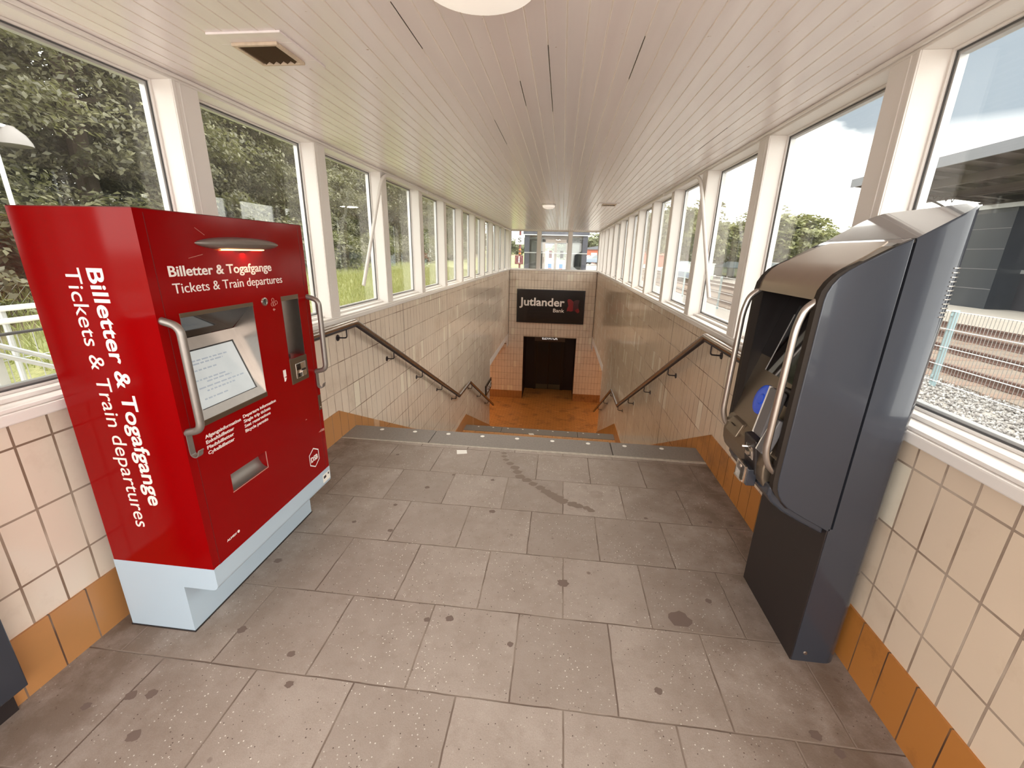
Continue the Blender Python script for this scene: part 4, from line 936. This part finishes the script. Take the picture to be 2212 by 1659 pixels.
# loose ballast stones and grass tufts: uncountable stuff
def add_raw(name, V, F, m, kind=None):
    me = bpy.data.meshes.new(name); k = F.shape[1]
    me.vertices.add(len(V)); me.vertices.foreach_set('co', V.astype(np.float32).ravel())
    me.loops.add(F.size); me.loops.foreach_set('vertex_index', F.astype(np.int32).ravel())
    me.polygons.add(len(F)); me.polygons.foreach_set('loop_start', np.arange(0, F.size, k, dtype=np.int32))
    try: me.polygons.foreach_set('loop_total', np.full(len(F), k, dtype=np.int32))
    except Exception: pass
    me.update(calc_edges=True); me.materials.append(m); return me
rng = np.random.default_rng(5)
def ballast(n, x0, x1, y0, y1, z):
    base = np.array([(1, 0, 0), (-1, 0, 0), (0, 1, 0), (0, -1, 0), (0, 0, 1), (0, 0, -1)], float)
    tri = np.array([(4, 0, 2), (4, 2, 1), (4, 1, 3), (4, 3, 0), (5, 2, 0), (5, 1, 2), (5, 3, 1), (5, 0, 3)])
    P = np.stack([rng.uniform(x0, x1, n), rng.uniform(y0, y1, n), rng.uniform(z-.01, z+.02, n)], 1)
    s = rng.uniform(.012, .030, (n, 1, 1))*rng.uniform(.6, 1.2, (n, 1, 3)); a = rng.uniform(0, 2*PI, n)
    v = base[None]*s+rng.normal(0, .004, (n, 6, 3)); ca, sa = np.cos(a)[:, None], np.sin(a)[:, None]
    v = np.stack([v[..., 0]*ca-v[..., 1]*sa, v[..., 0]*sa+v[..., 1]*ca, v[..., 2]], 2)+P[:, None]
    F = (tri[None]+6*np.arange(n)[:, None, None]).reshape(-1, 3)
    me = add_raw('ballast_stones', v.reshape(-1, 3), F, M['stone_bit']); o = bpy.data.objects.new('ballast_stones', me); COL.objects.link(o)
    tag(o, 'pale grey ballast stones beside the tracks outside the right windows', 'gravel', kind='stuff')
ballast(24000, 1.6, 6.1, 1.5, 11, -.19)
def tufts(n):
    x = rng.uniform(-9.5, -2.3, n); y = rng.uniform(4.3, 26, n)**1.0
    z = np.array([zleft(a, b) for a, b in zip(x, y)]); a = rng.uniform(0, 2*PI, n); h = rng.uniform(.06, .20, n); w = rng.uniform(.006, .014, n)
    lean = rng.normal(0, .05, (n, 2)); dx, dy = np.cos(a)*w, np.sin(a)*w
    V = np.stack([np.stack([x-dx, y-dy, z-.01], 1), np.stack([x+dx, y+dy, z-.01], 1), np.stack([x+lean[:, 0], y+lean[:, 1], z+h], 1)], 1).reshape(-1, 3)
    F = np.arange(3*n).reshape(-1, 3); me = add_raw('grass_tufts', V, F, leaf_mat('grass_blades', (.24, .27, .07), (.36, .38, .14), (.48, .47, .22)))
    o = bpy.data.objects.new('grass_tufts', me); COL.objects.link(o); tag(o, 'bright uncut grass on the bank outside the left windows', 'grass', kind='stuff')
tufts(60000)

# ---- trees
def leaf_cloud(name, n_clump, n_leaf, rx, rz, zc, size, m, seed, clump=.75, flat=.32, shell=.55):
    r = np.random.default_rng(seed)
    d = r.normal(size=(n_clump, 3)); d /= np.linalg.norm(d, axis=1)[:, None]; rad = r.uniform(shell, 1, n_clump)[:, None]
    lob = 1+.16*np.sin(3*np.arctan2(d[:, 1], d[:, 0])+seed)[:, None]+.10*np.sin(5*d[:, 2]*2+seed)[:, None]
    C = d*rad*lob*np.array([rx, rx, rz])+np.array([0, 0, zc])
    cs = r.uniform(.6, 1.25, (n_clump, 1))*clump
    N = n_clump*n_leaf; q = r.normal(size=(n_clump, n_leaf, 3)); q /= np.linalg.norm(q, axis=2)[..., None]
    q *= r.uniform(.35, 1, (n_clump, n_leaf, 1)); out = d[:, None]*.5
    P = C[:, None]+q*cs[:, None]*np.array([1, 1, flat]); P[..., 2] -= (np.hypot(q[..., 0], q[..., 1])**2)*cs*.28
    P = P.reshape(-1, 3)
    nrm = np.repeat(d*.55+np.array([0, 0, .8]), n_leaf, 0)+r.normal(0, .38, (N, 3)); nrm /= np.linalg.norm(nrm, axis=1)[:, None]
    t = r.normal(size=(N, 3)); t -= nrm*(t*nrm).sum(1)[:, None]; t /= np.linalg.norm(t, axis=1)[:, None]; b = np.cross(nrm, t)
    s = r.uniform(.7, 1.3, (N, 1))*size
    V = np.stack([P-t*s, P-b*s*.5+nrm*s*.12, P+t*s-nrm*s*.2, P+b*s*.5+nrm*s*.12], 1).reshape(-1, 3)
    return add_raw(name, V, np.arange(4*N).reshape(-1, 4), m)
def trunk(mb, h, r0, n, spread, zb, seed):
    rr = random.Random(seed); mb.tube([(0, 0, -.3), (.03, .02, h*.3), (-.04, .05, h*.6), (.0, .0, h)], [r0*1.25, r0, r0*.75, r0*.35], 10)
    for k in range(n):
        a = 2*PI*k/n+rr.random(); z = zb+rr.random()*(h-zb)*.8; L = spread*(.6+.4*rr.random())
        mb.tube([(0, 0, z), (math.cos(a)*L*.5, math.sin(a)*L*.5, z+L*.25), (math.cos(a)*L, math.sin(a)*L, z+L*.42)], [r0*.4, r0*.25, r0*.08], 6)
crowns = {}
def tree(key, x, y, z, sc, rot, label, group, cat='tree'):
    cr, tm = crowns[key]
    r = bpy.data.objects.new('leafy_tree' if cat == 'tree' else 'leafy_bush', None); COL.objects.link(r); r.location = (x, y, z); r.rotation_euler = (0, 0, rot); r.scale = sc if isinstance(sc, tuple) else (sc,)*3
    tag(r, label, cat, group)
    for nm, me in (('crown', cr), ('trunk', tm)):
        if me is None: continue
        o = bpy.data.objects.new(nm, me); COL.objects.link(o); o.parent = r
    return r
def trunk_mesh(*a):
    mb = MB(); trunk(mb, *a); me = bpy.data.meshes.new('trunk'); mb.bm.to_mesh(me); mb.bm.free(); me.materials.append(M['bark']); return me
crowns['near'] = (leaf_cloud('crown', 420, 190, 2.7, 4.6, 4.3, .060, M['leaf'], 3, clump=.8), trunk_mesh(8.5, .17, 12, 2.0, 2.0, 1))
crowns['near2'] = (leaf_cloud('crown', 420, 190, 2.9, 4.9, 4.5, .064, M['leaf'], 11, clump=.85), trunk_mesh(9, .2, 12, 2.1, 2.2, 2))
crowns['broad'] = (leaf_cloud('crown', 150, 80, 3.0, 2.6, 4.4, .20, M['leaf_light'], 21, clump=.95, flat=.5, shell=.35), trunk_mesh(6, .2, 9, 2.0, 2.2, 3))
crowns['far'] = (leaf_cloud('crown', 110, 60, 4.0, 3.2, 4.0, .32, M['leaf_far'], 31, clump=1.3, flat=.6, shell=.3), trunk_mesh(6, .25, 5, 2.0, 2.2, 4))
crowns['bush'] = (leaf_cloud('crown', 60, 110, 1.0, .62, .6, .055, M['leaf_light'], 41, clump=.38, flat=.5, shell=.3), None)
GL = 'leafy trees in the row outside the left windows'
LT = 'deep green leafy tree in the dense row beyond the left windows'
row = [(x-1.0, y, k) for x, y, k in [(-10.6, -1.5, 'near'), (-10.2, 2.4, 'near2'), (-10.4, 6.0, 'near'), (-10.3, 9.8, 'near2'), (-10.8, 13.8, 'near'), (-11.4, 18.0, 'near2'), (-12.3, 22.6, 'near'), (-13.2, 27.8, 'near2'), (-14.6, 33.8, 'near'), (-16, 41, 'near2'),
       (-14.5, .5, 'near2'), (-14.2, 4.8, 'near'), (-14.3, 9.0, 'near2'), (-14.8, 13.6, 'near'), (-15.6, 19.5, 'near2'), (-17, 26, 'near'), (-19, 35, 'near2'), (-14.0, -4.5, 'near'), (-20, 48, 'near')]]+[(-12.6, 31, 'near2'), (-13, 37, 'near'), (-13.4, 44, 'near2'), (-13.8, 52, 'near'), (-14.4, 61, 'near2'), (-15, 71, 'near')]
NTH = ('first', 'second', 'third', 'fourth', 'fifth', 'sixth', 'seventh', 'eighth', 'ninth', 'tenth')
for i, (x, y, k) in enumerate(row):
    lab = 'deep green leafy tree, %s of the front row beyond the left windows' % NTH[i] if i < 10 else 'deep green leafy tree filling the gaps behind the front row on the left'
    tree(k, x, y, zleft(x, y)-.25 if y > 4 else .35, (1, 1, 1.02+.08*math.sin(i*2.1)), i*1.37, lab, GL)
crowns['under'] = (leaf_cloud('crown', 90, 130, 1.3, .75, .7, .06, M['leaf'], 51, clump=.45, flat=.5, shell=.3), None)
for i in range(15):
    y = 1.2+i*2.1+.12*i*i*.6; x = -9.3-.5*math.sin(i*1.9)-i*.05
    tree('under', x, y, zleft(x, y)-.08, .9+.35*abs(math.sin(i*2.7)), i*1.7, 'dark green shrub in the undergrowth at the foot of the left trees', 'undergrowth shrubs below the left trees', 'bush')
for i, (x, y, s) in enumerate(((-8.3, 2.2, .8), (-8.2, 4.4, .9), (-8.9, 8.6, 1.0), (-9.0, 12.0, 1.1), (-9.2, 16.5, 1.2), (-9.6, 21, 1.3), (-5.8, 4.7, .45), (-6.6, 3.6, .45))):
    tree('bush', x, y, zleft(x, max(y, 4.2))-.05 if y > 4 else zleft(x, y)-.03, s, i*2.0, ('low light green bush behind the white ramp railing' if y < 4 or x > -7 else 'low light green bush on the grass bank before the left trees'), 'bushes on the left bank', 'bush')
tree('broad', 18.3, 40, -.16, (1.15, 1.15, .86), .3, 'tall light green tree beyond the car park behind the kiosk hood', None)
tree('broad', 20.6, 41, -.16, (1.0, 1.0, .66), 1.9, 'lower light green tree just right of the tallest tree beyond the car park', None)
tree('broad', 15.6, 42, -.16, (1.0, 1.0, .78), 2.9, 'round tree behind the parked cars left of the tallest tree', None)
tree('broad', 13.4, 41, -.16, (.9, .9, .62), .9, 'smaller round tree behind the parked cars seen beside the bent conduit', None)
tree('broad', 10.6, 39, -.16, (.85, .85, .90), 4.1, 'slim upright tree seen through the fourth right window', None)
tree('broad', 9.4, 47, -.16, (1.0, 1.0, .98), 5.1, 'leafy tree farther back seen through the fifth right window', None)
for i, (x, y, s) in enumerate(((27, 62, .9), (31, 61, .85), (34.5, 60, .95), (38.5, 60, .8), (43, 62, 1), (23, 63, .8), (19, 66, .8), (49, 60, 1), (56, 58, 1))):
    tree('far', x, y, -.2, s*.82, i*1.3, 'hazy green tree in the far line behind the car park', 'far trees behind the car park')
for i, (x, y, s) in enumerate(((8.5, 112, 1.0), (18.5, 114, 1.1), (-.5, 116, .7), (29, 114, 1.1))):
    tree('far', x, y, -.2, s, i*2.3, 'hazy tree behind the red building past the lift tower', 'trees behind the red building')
for i, (x, y, s) in enumerate(((-12, 120, 1.0), (-17, 118, 1.0), (-23, 116, 1.1), (-30, 112, 1.2), (-8, 128, .8))):
    tree('far', x, y, zleft(x, y)-.1 if y < 119 else -.1, s*.8, i*1.9, 'hazy tree on the far hillside left of the lift tower', 'trees on the far hillside')

# ---- left: railings, fence, lamp post
def bars(mb, pts, r): return mb.tube(pts, r, 8)
r = thing('ramp_railing', (-5, 2.0, 0), 'white double-rail barrier with posts outside the nearest left window', 'railing')
MB().tube([(-5, -3, 1.0), (-5, 4.1, 1.012)], .026, 10).add('top_rail', M['white_paint'], r, smooth=True)
MB().tube([(-5, -3, .885), (-5, 4.1, .90)], .026, 10).add('middle_rail', M['white_paint'], r, smooth=True)
for y in (-2.2, -.4, 1.4, 3.30, 4.05):
    MB().tube([(-5.03, y, 0), (-5.03, y, .99)], .024, 8).add('post', M['galv'], r, smooth=True)
r = thing('stair_railing', (-4.2, 2.5, 0), 'grey sloping double handrail with a wire mesh panel outside the left window', 'railing')
def zr(y): return .873-.556*(y-2.552)
for dz, nm in ((0, 'top_rail'), (-.074, 'lower_rail')):
    MB().tube([(-4, 1.7, zr(1.7)+dz), (-4, 3.9, zr(3.9)+dz)], .019, 10).add(nm, M['galv'], r, smooth=True)
MB().tube([(-4.05, 1.2, .945), (-4.05, 3.9, .935)], .012, 8).add('mesh_rail', M['charcoal'], r, smooth=True)
mb = MB()
for k in range(26): y = 1.3+k*.1; mb.tube([(-4.05, y, .06), (-4.05, y, .94)], .0035, 5)
for z in (.12, .30, .55, .75): mb.tube([(-4.05, 1.2, z), (-4.05, 3.9, z)], .0035, 5)
mb.add('wire_mesh', M['galv'], r)
for y in (1.2, 2.53, 3.88): MB().box(-4.075, -4.025, y-.03, y+.03, 0, .95).box(-4.11, -3.99, y-.06, y+.06, 0, .05).add('post', M['galv'], r)
r = thing('chain_link_fence', (-8, 2, 0), 'grey chain-link fence on the earth bank before the left trees', 'fence')
MB().tube([(-7.9, -6, 1.04), (-7.9, 4.6, 1.04)], .02, 8).add('top_rail', M['galv'], r, smooth=True)
mb = MB()
for k in range(70):
    y = -4+k*.13
    for s in (1, -1): mb.quad((-7.9, y, .1), (-7.9, y+.006, .1), (-7.9, y+.006+s*.9, 1.03), (-7.9, y+s*.9, 1.03))
mb.add('wire_mesh', M['galv'], r)
for y in (-3.6, -1, 1.6, 4.2): MB().tube([(-7.93, y, 0), (-7.93, y, 1.06)], .022, 8).add('post', M['galv'], r, smooth=True)
lx, ly = -7.65, 5.74
r = thing('street_lamp', (lx-.25, ly-.2, .1), 'white lamp post with a domed head at the far left window', 'lamp post')
MB().tube(fillet([(lx, ly-.22, 0), (lx, ly-.22, 2.98), (lx, ly-.22, 3.10), (lx, ly-.02, 3.08)], .12, 6), .027, 12).add('pole', M['white_paint'], r, smooth=True)
MB().lathe([(0, .23), (.05, .22), (.09, .18), (.15, .12), (.195, .03), (.205, -.02), (.195, -.025), (.0, -.015)], (lx, ly, 2.88), seg=28).add('lamp_head', mat('grey_opal_dome', (.21, .195, .19), .5), r, smooth=True)

# ---- cars
def car(x, y, z, rot, paint, label, group=None):
    r = thing('parked_car', (0, 0, 0), label, 'car', group); L, Wd = 4.3, 1.75
    prof = [(-2.15, .30), (-2.15, .75), (-2.05, .88), (-1.2, .95), (-.55, 1.38), (.95, 1.42), (1.75, 1.0), (2.12, .92), (2.15, .55), (2.12, .28)]
    MB().prism(prof[:4]+[(2.0, .95)]+prof[7:], 'y', -Wd/2, Wd/2).add('car_body', paint, r, bevel=.06, seg=3)
    c = MB(); P = [(-1.25, .93), (-.55, 1.40), (.95, 1.44), (1.8, .95)]
    A = [c.bm.verts.new((a, -Wd/2+.06+(.14 if b > 1.1 else 0), b)) for a, b in P]; Bq = [c.bm.verts.new((a, Wd/2-.06-(.14 if b > 1.1 else 0), b)) for a, b in P]
    c.bm.faces.new(A); c.bm.faces.new(Bq[::-1])
    for i in range(4): c.bm.faces.new((A[i], Bq[i], Bq[(i+1) % 4], A[(i+1) % 4]))
    c.add('cabin_glass', M['car_glass'], r, bevel=.03)
    MB().prism([(-.5, 1.40), (.9, 1.445), (.9, 1.47), (-.5, 1.435)], 'y', -.68, .68).add('roof', paint, r, bevel=.02)
    for a in (-1.35, 1.35):
        for b in (-Wd/2+.02, Wd/2-.02-.2):
            w = MB().lathe([(0, 0), (.20, 0), (.30, .02), (.31, .1), (.30, .18), (.20, .20), (0, .20)], (a, b, .31), (0, 1, 0), 20).add('wheel', M['tyre'], r, smooth=True)
    for b in (-.62, .62): MB().obox((-2.13, b, .72), (.03, 0, 0), (0, .17, 0), (0, 0, .07)).add('headlight', M['stud'], r)
    r.location = (x, y, z); r.rotation_euler = (0, 0, rot); return r
car(14.9, 38.5, -.16, 2.2, M['car_dark'], 'dark parked car nearest in the car park row seen by the conduit')
car(13.9, 41.5, -.16, 2.2, M['car_white'], 'white parked car behind the dark one in the car park')
car(12.2, 44.5, -.16, 2.2, M['car_dark'], 'dark parked car at the far end of the car park row')
car(17.5, 37.5, -.16, 2.2, M['car_white'], 'white parked car closest to the kiosk hood in the car park')
car(8.6, 34, -.16, 1.5, M['car_blue'], 'blue-grey parked car seen through the fifth right window')
car(5.6, 75, 0, .3, M['car_blue'], 'blue-grey car parked right of the lift tower')
car(5.2, 81, 0, .3, M['car_dark'], 'dark car parked behind the blue-grey car past the lift tower')
car(-9.9, 30, zleft(-9.9, 30)-.03, 1.8, M['car_white'], 'white car on the grass far away through the fifth left window')
tag(MB().tube([(-9.0, 27, zleft(-9, 27)-.1), (-9.0, 27, 1.85)], .05, 8).add('marker_post', M['orange']), 'orange marker post beside the far white car on the left', 'post')

r = thing('red_building', (9, 95, 0), 'low red brick building far behind the lift tower on the right', 'building')
MB().box(4.4, 24, 95, 105, -.3, 2.6).add('wall', M['brick_red'], r)
MB().prism([(4.1, 2.55), (24.3, 2.55), (24.3, 2.75), (14, 4.4), (4.1, 2.75)], 'y', 94.6, 105.4).add('roof', M['roof_felt'], r)
for x in (6, 9, 12, 15, 18): MB().box(x, x+1.2, 94.93, 95, .9, 1.9).add('window', M['stud'], r)
r = thing('red_building', (19, 70, 0), 'red brick house behind the car park seen through the right windows', 'building')
MB().box(16.2, 24, 70, 77, -.2, 1.7).add('wall', M['brick_red'], r)
MB().prism([(15.9, 1.68), (24.3, 1.68), (20.1, 3.2)], 'y', 69.7, 77.3).add('roof', M['brick_red'], r)
for x in (17, 19.5, 22): MB().box(x, x+.9, 69.93, 70, .5, 1.3).add('window', M['stud'], r)
r = thing('storage_container', (11.2, 40, 0), 'pale green container at the edge of the car park', 'container')
MB().box(9.9, 12.0, 36.2, 37.4, -.16, 1.05).add('container_body', mat('pale_green_steel', (.42, .55, .45), .5), r, bevel=.02)
MB().box(9.85, 12.05, 36.15, 37.45, 1.05, 1.12).add('container_lid', M['galv'], r)

# ---- right: track fence, rails, platform shed, canopy
r = thing('track_fence', (5.7, 6.8, -.2), 'low wire mesh fence with pale blue posts between corridor and tracks', 'fence')
FX, fz0, fz1 = 5.7, -.12, .93
for k in range(-3, 12):
    y = 6.83+k*2.36
    if k in (1, 2, 3) and False: continue
    MB().box(FX-.03, FX+.03, y-.03, y+.03, -.3, fz1+.015).box(FX-.045, FX-.03, y-.02, y+.02, .86, .90).box(FX-.045, FX-.03, y-.02, y+.02, .36, .40).box(FX-.045, FX-.03, y-.02, y+.02, -.06, -.02).add('fence_post', M['post_blue'], r, bevel=.003)
mb = MB(); 
for z in (fz1, .67, .41, .15, fz0+.02):
    for dx in (-.042, -.03): mb.box(FX+dx-.0035, FX+dx+.0035, 0, 33, z-.0035, z+.0035)
mb.add('line_wire', M['white_paint'], r)
mb = MB(); y = .1
while y < 20: mb.box(FX-.039, FX-.033, y-.002, y+.002, fz0, fz1); y += .052
mb.add('upright_wires', mat('dull_grey_wire', (.22, .21, .20), .5), r)
def rail_profile(x):
    return [(x-.07, -.16), (x+.07, -.16), (x+.07, -.145), (x+.012, -.13), (x+.012, -.055), (x+.035, -.045), (x+.035, -.012), (x-.035, -.012), (x-.035, -.045), (x-.012, -.055), (x-.012, -.13), (x-.07, -.145)]
def track(xc, lab):
    r = thing('railway_track', (xc, 5, -.2), lab, 'railway track', 'railway tracks')
    for s in (-.75, .75):
        mb = MB().prism([(a, b) for a, b in rail_profile(xc+s)], 'y', -6, 110); mb.add('rail', M['rail_rust'], r)
    proto = None
    for k in range(100):
        y = -3+k*.62
        if proto is None: proto = MB().box(xc-1.25, xc+1.25, y-.12, y+.12, -.24, -.155).add('sleeper', M['sleeper'], r, bevel=.01)
        else:
            c = proto.copy(); COL.objects.link(c); c.parent = r; c.location = proto.location+Vector((0, k*.62, 0))
track(7.25, 'rusty railway track nearest the mesh fence on the right')
track(10.3, 'rusty railway track beside the opposite platform on the right')

r = thing('platform_shed', (17, 17, .1), 'dark blue-grey panelled shed on the opposite platform at right', 'shed')
MB().box(14.5, 20, 16.4, 18.9, .1, 3.38).add('panel_wall', M['shed_panel'], r)
mb = MB()
for z in (.76, 1.42, 2.08, 2.74): mb.box(14.485, 14.5, 16.4, 18.9, z-.009, z+.009)
mb.add('panel_joints', mat('grey_joint', (.16, .16, .17), .5), r)
MB().box(14.42, 20.05, 12.0, 18.95, 3.38, 3.52).add('fascia', M['galv'], r)
MB().box(15.3, 20, 2, 16.4, .1, 3.38).add('dark_wall', M['shed_dark'], r)
for k in range(7): MB().box(15.2, 15.3, 3+k*1.9, 3.15+k*1.9, .1, 3.38).add('wall_stud', M['shed_panel'], r)
MB().box(15.22, 15.3, 3, 16.4, 1.3, 1.42).add('handrail_bar', M['galv'], r)
r = thing('platform_canopy', (14.5, 12, .1), 'dark timber platform canopy sloping over the shed at right', 'canopy')
def cz(x): return 4.44-.104*(x-11.5)
mb = MB().prism([(11.3, cz(11.3)+.16), (18.5, cz(18.5)+.16), (18.5, cz(18.5)+.02), (11.3, cz(11.3)+.02)], 'y', -4, 19.75); mb.add('roof_deck', M['wood_dark'], r)
MB().box(11.24, 11.3, -4, 19.8, cz(11.3)-.10, cz(11.3)+.2).add('edge_board', M['roof_felt'], r)
for k in range(24):
    y = 19.6-k*1.0; MB().prism([(11.3, cz(11.3)+.02), (18.5, cz(18.5)+.02), (18.5, cz(18.5)-.14), (11.3, cz(11.3)-.10)], 'y', y-.05, y+.05).add('rafter', M['wood_dark'], r)
for x in (12.4, 14.0, 16.2): MB().box(x-.09, x+.09, -4, 19.7, cz(x)-.36, cz(x)-.12).add('purlin', M['wood_dark'], r)
for k in range(4):
    y = 17.6-k*5
    p = MB().tube([(13.55, y, .1), (13.55, y, 3.5)], .10, 12).box(13.38, 13.72, y-.14, y+.14, 3.28, 3.40).add('column', M['wood_dark'], r)
    mb = MB(); mb.tube(fillet([(12.2, y, 3.80), (12.9, y, 3.62), (13.5, y, 3.30)], .3, 5), .035, 8); mb.tube([(12.1, y, 3.88), (15.0, y, 3.68)], .035, 8); mb.tube(fillet([(13.6, y, 3.30), (14.1, y, 3.55), (14.9, y, 3.66)], .3, 5), .035, 8)
    for j in range(6): a = 12.3+j*.2; mb.tube([(a, y, 3.86), (a+.1, y, 3.76-.03*j)], .014, 6).tube([(a+.1, y, 3.76-.03*j), (a+.2, y, 3.84)], .014, 6)
    mb.lathe([(0, .09), (.09, 0), (0, -.09)], (12.12, y, 3.84), seg=10); mb.add('truss_arm', M['wood_dark'], p)

# ---- end: lift tower, sign post
r = thing('lift_tower', (-.3, 18.4, 0), 'glazed lift tower with a dark blue-grey frame beyond the end windows', 'lift tower')
T0, T1, TY, TB = -1.53, .955, 17.6, 19.9
for a, b in ((T0, T0+.20), (T1-.20, T1)): MB().box(a, b, TY, TY+.2, 0, 2.95).add('corner_post', M['tower_dark'], r, bevel=.01)
for a, b in ((T0, T0+.12), (T1-.12, T1)): MB().box(a, b, TB-.2, TB, 0, 2.95).add('corner_post', M['tower_dark'], r)
MB().box(T0-.05, T1+.05, TY-.06, TB+.05, 2.30, 2.95).add('roof_band', M['tower_dark'], r, bevel=.01)
MB().box(T0-.04, T1+.04, TY-.08, TY-.06, 2.265, 2.30).add('bright_bar', M['galv'], r)
MB().box(T0, T1, TY-.03, TY+.02, 1.595, 1.63).add('cross_bar', M['galv'], r)
MB().box(T0, T1, TY+.10, TY+.16, 2.13, 2.30).add('top_beam', M['tower_in'], r)
for a, b, nm in ((T0+.20, -.74, 0), (.18, T1-.20, 1)):
    MB().box(a, b, TY+.04, TY+.046, 0, 2.2).add('side_glass', M['glass_tower'], r)
    MB().box(a, b, TY+.30, TY+.34, 0 if nm == 0 else .35, 2.18).add('curtain_panel', M['tower_in'], r)
MB().box(T0+.2, T0+.26, TY+.3, TB-.3, 0, 2.3).add('inner_wall', M['tower_in'], r)
MB().box(T1-.26, T1-.2, TY+.3, TB-.3, 0, 2.3).add('inner_wall', M['tower_in'], r)
MB().box(-.80, -.69, TY, TY+.1, 0, 2.12).box(.13, .24, TY, TY+.1, 0, 2.12).box(-.80, .24, TY, TY+.1, 2.0, 2.12).add('door_frame', M['tower_in'], r)
for a, b in ((-.68, -.335), (-.235, .125)):
    d = MB().box(a, b, TY+.04, TY+.046, .05, 1.995).add('door_glass', M['glass_tower'], r)
    MB().box(a+.12, a+.26, TY+.030, TY+.037, 1.03, 1.20).add('blue_label', M['sticker_blue'], d)
    MB().box(a+.12, a+.26, TY+.030, TY+.037, .96, 1.03).add('red_label', M['sticker_red'], d)
    MB().box(a+.14, a+.26, TY+.030, TY+.039, 1.42, 1.70).add('dark_plate', M['maroon'] if a < -.5 else M['black'], d)
MB().box(-.335, -.235, TY+.02, TY+.10, 0, 2.0).add('centre_post', M['tower_in'], r)
MB().tube([(-.52, TY+.25, 2.28), (-.18, TY+.25, 1.75)], .012, 6).add('stay_rod', M['bright_steel'], r)
MB().tube([(-.02, TY+.25, 1.7), (.30, TY+.25, 1.15)], .008, 6).add('cable', M['black'], r)
MB().box(.45, .72, TY+.18, TY+.3, 0, 1.62).add('equipment_box', M['black'], r, bevel=.02)
MB().box(T0, T1, TB-.1, TB-.05, 2.0, 2.3).add('back_beam', M['tower_in'], r)
MB().box(T0, T1, TB-.1, TB-.05, 0, .9).add('back_rail', M['galv'], r)

r = thing('sign_post', (-2.32, 24, 0), 'striped post with a white S sign above a maroon pedestrian sign', 'sign post')
MB().tube([(-2.32, 24, 0), (-2.32, 24, 3.6)], .06, 12).add('post', mat('maroon_pole', (.16, .05, .05), .5), r, smooth=True)
for z in (1.56, 1.76): MB().tube([(-2.32, 24, z-.03), (-2.32, 24, z+.03)], .063, 12).add('orange_band', M['orange'], r, smooth=True)
p = MB().box(-2.565, -2.10, 23.9, 23.93, 2.02, 2.49).add('letter_plate', M['stud'], r)
text('lettering', 'S', (-2.43, 23.899, 2.14), (1, 0, 0), (0, 0, 1), .19, .23, p, M['charcoal'], .01, .004)
p = MB().box(-2.575, -2.12, 23.9, 23.93, .99, 1.45).add('pedestrian_plate', M['maroon'], r)
mb = MB(); mb.tube([(-2.35+.2*math.cos(a*PI/14), 23.896, 1.22+.2*math.sin(a*PI/14)) for a in range(29)], .006, 6); mb.add('ring', M['scratch'], p)
mb = MB(); mb.lathe([(0, .006), (.032, .006), (.034, 0)], (-2.345, 23.9, 1.375), (0, -1, 0), 14)
mb.prism([(-2.37, 1.335), (-2.325, 1.335), (-2.315, 1.25), (-2.325, 1.17), (-2.30, 1.07), (-2.32, 1.06), (-2.345, 1.15), (-2.37, 1.06), (-2.395, 1.065), (-2.37, 1.18), (-2.385, 1.24)], 'y', 23.893, 23.9)
mb.add('walking_figure', M['stud'], p)
set_org(0, 0, 0)
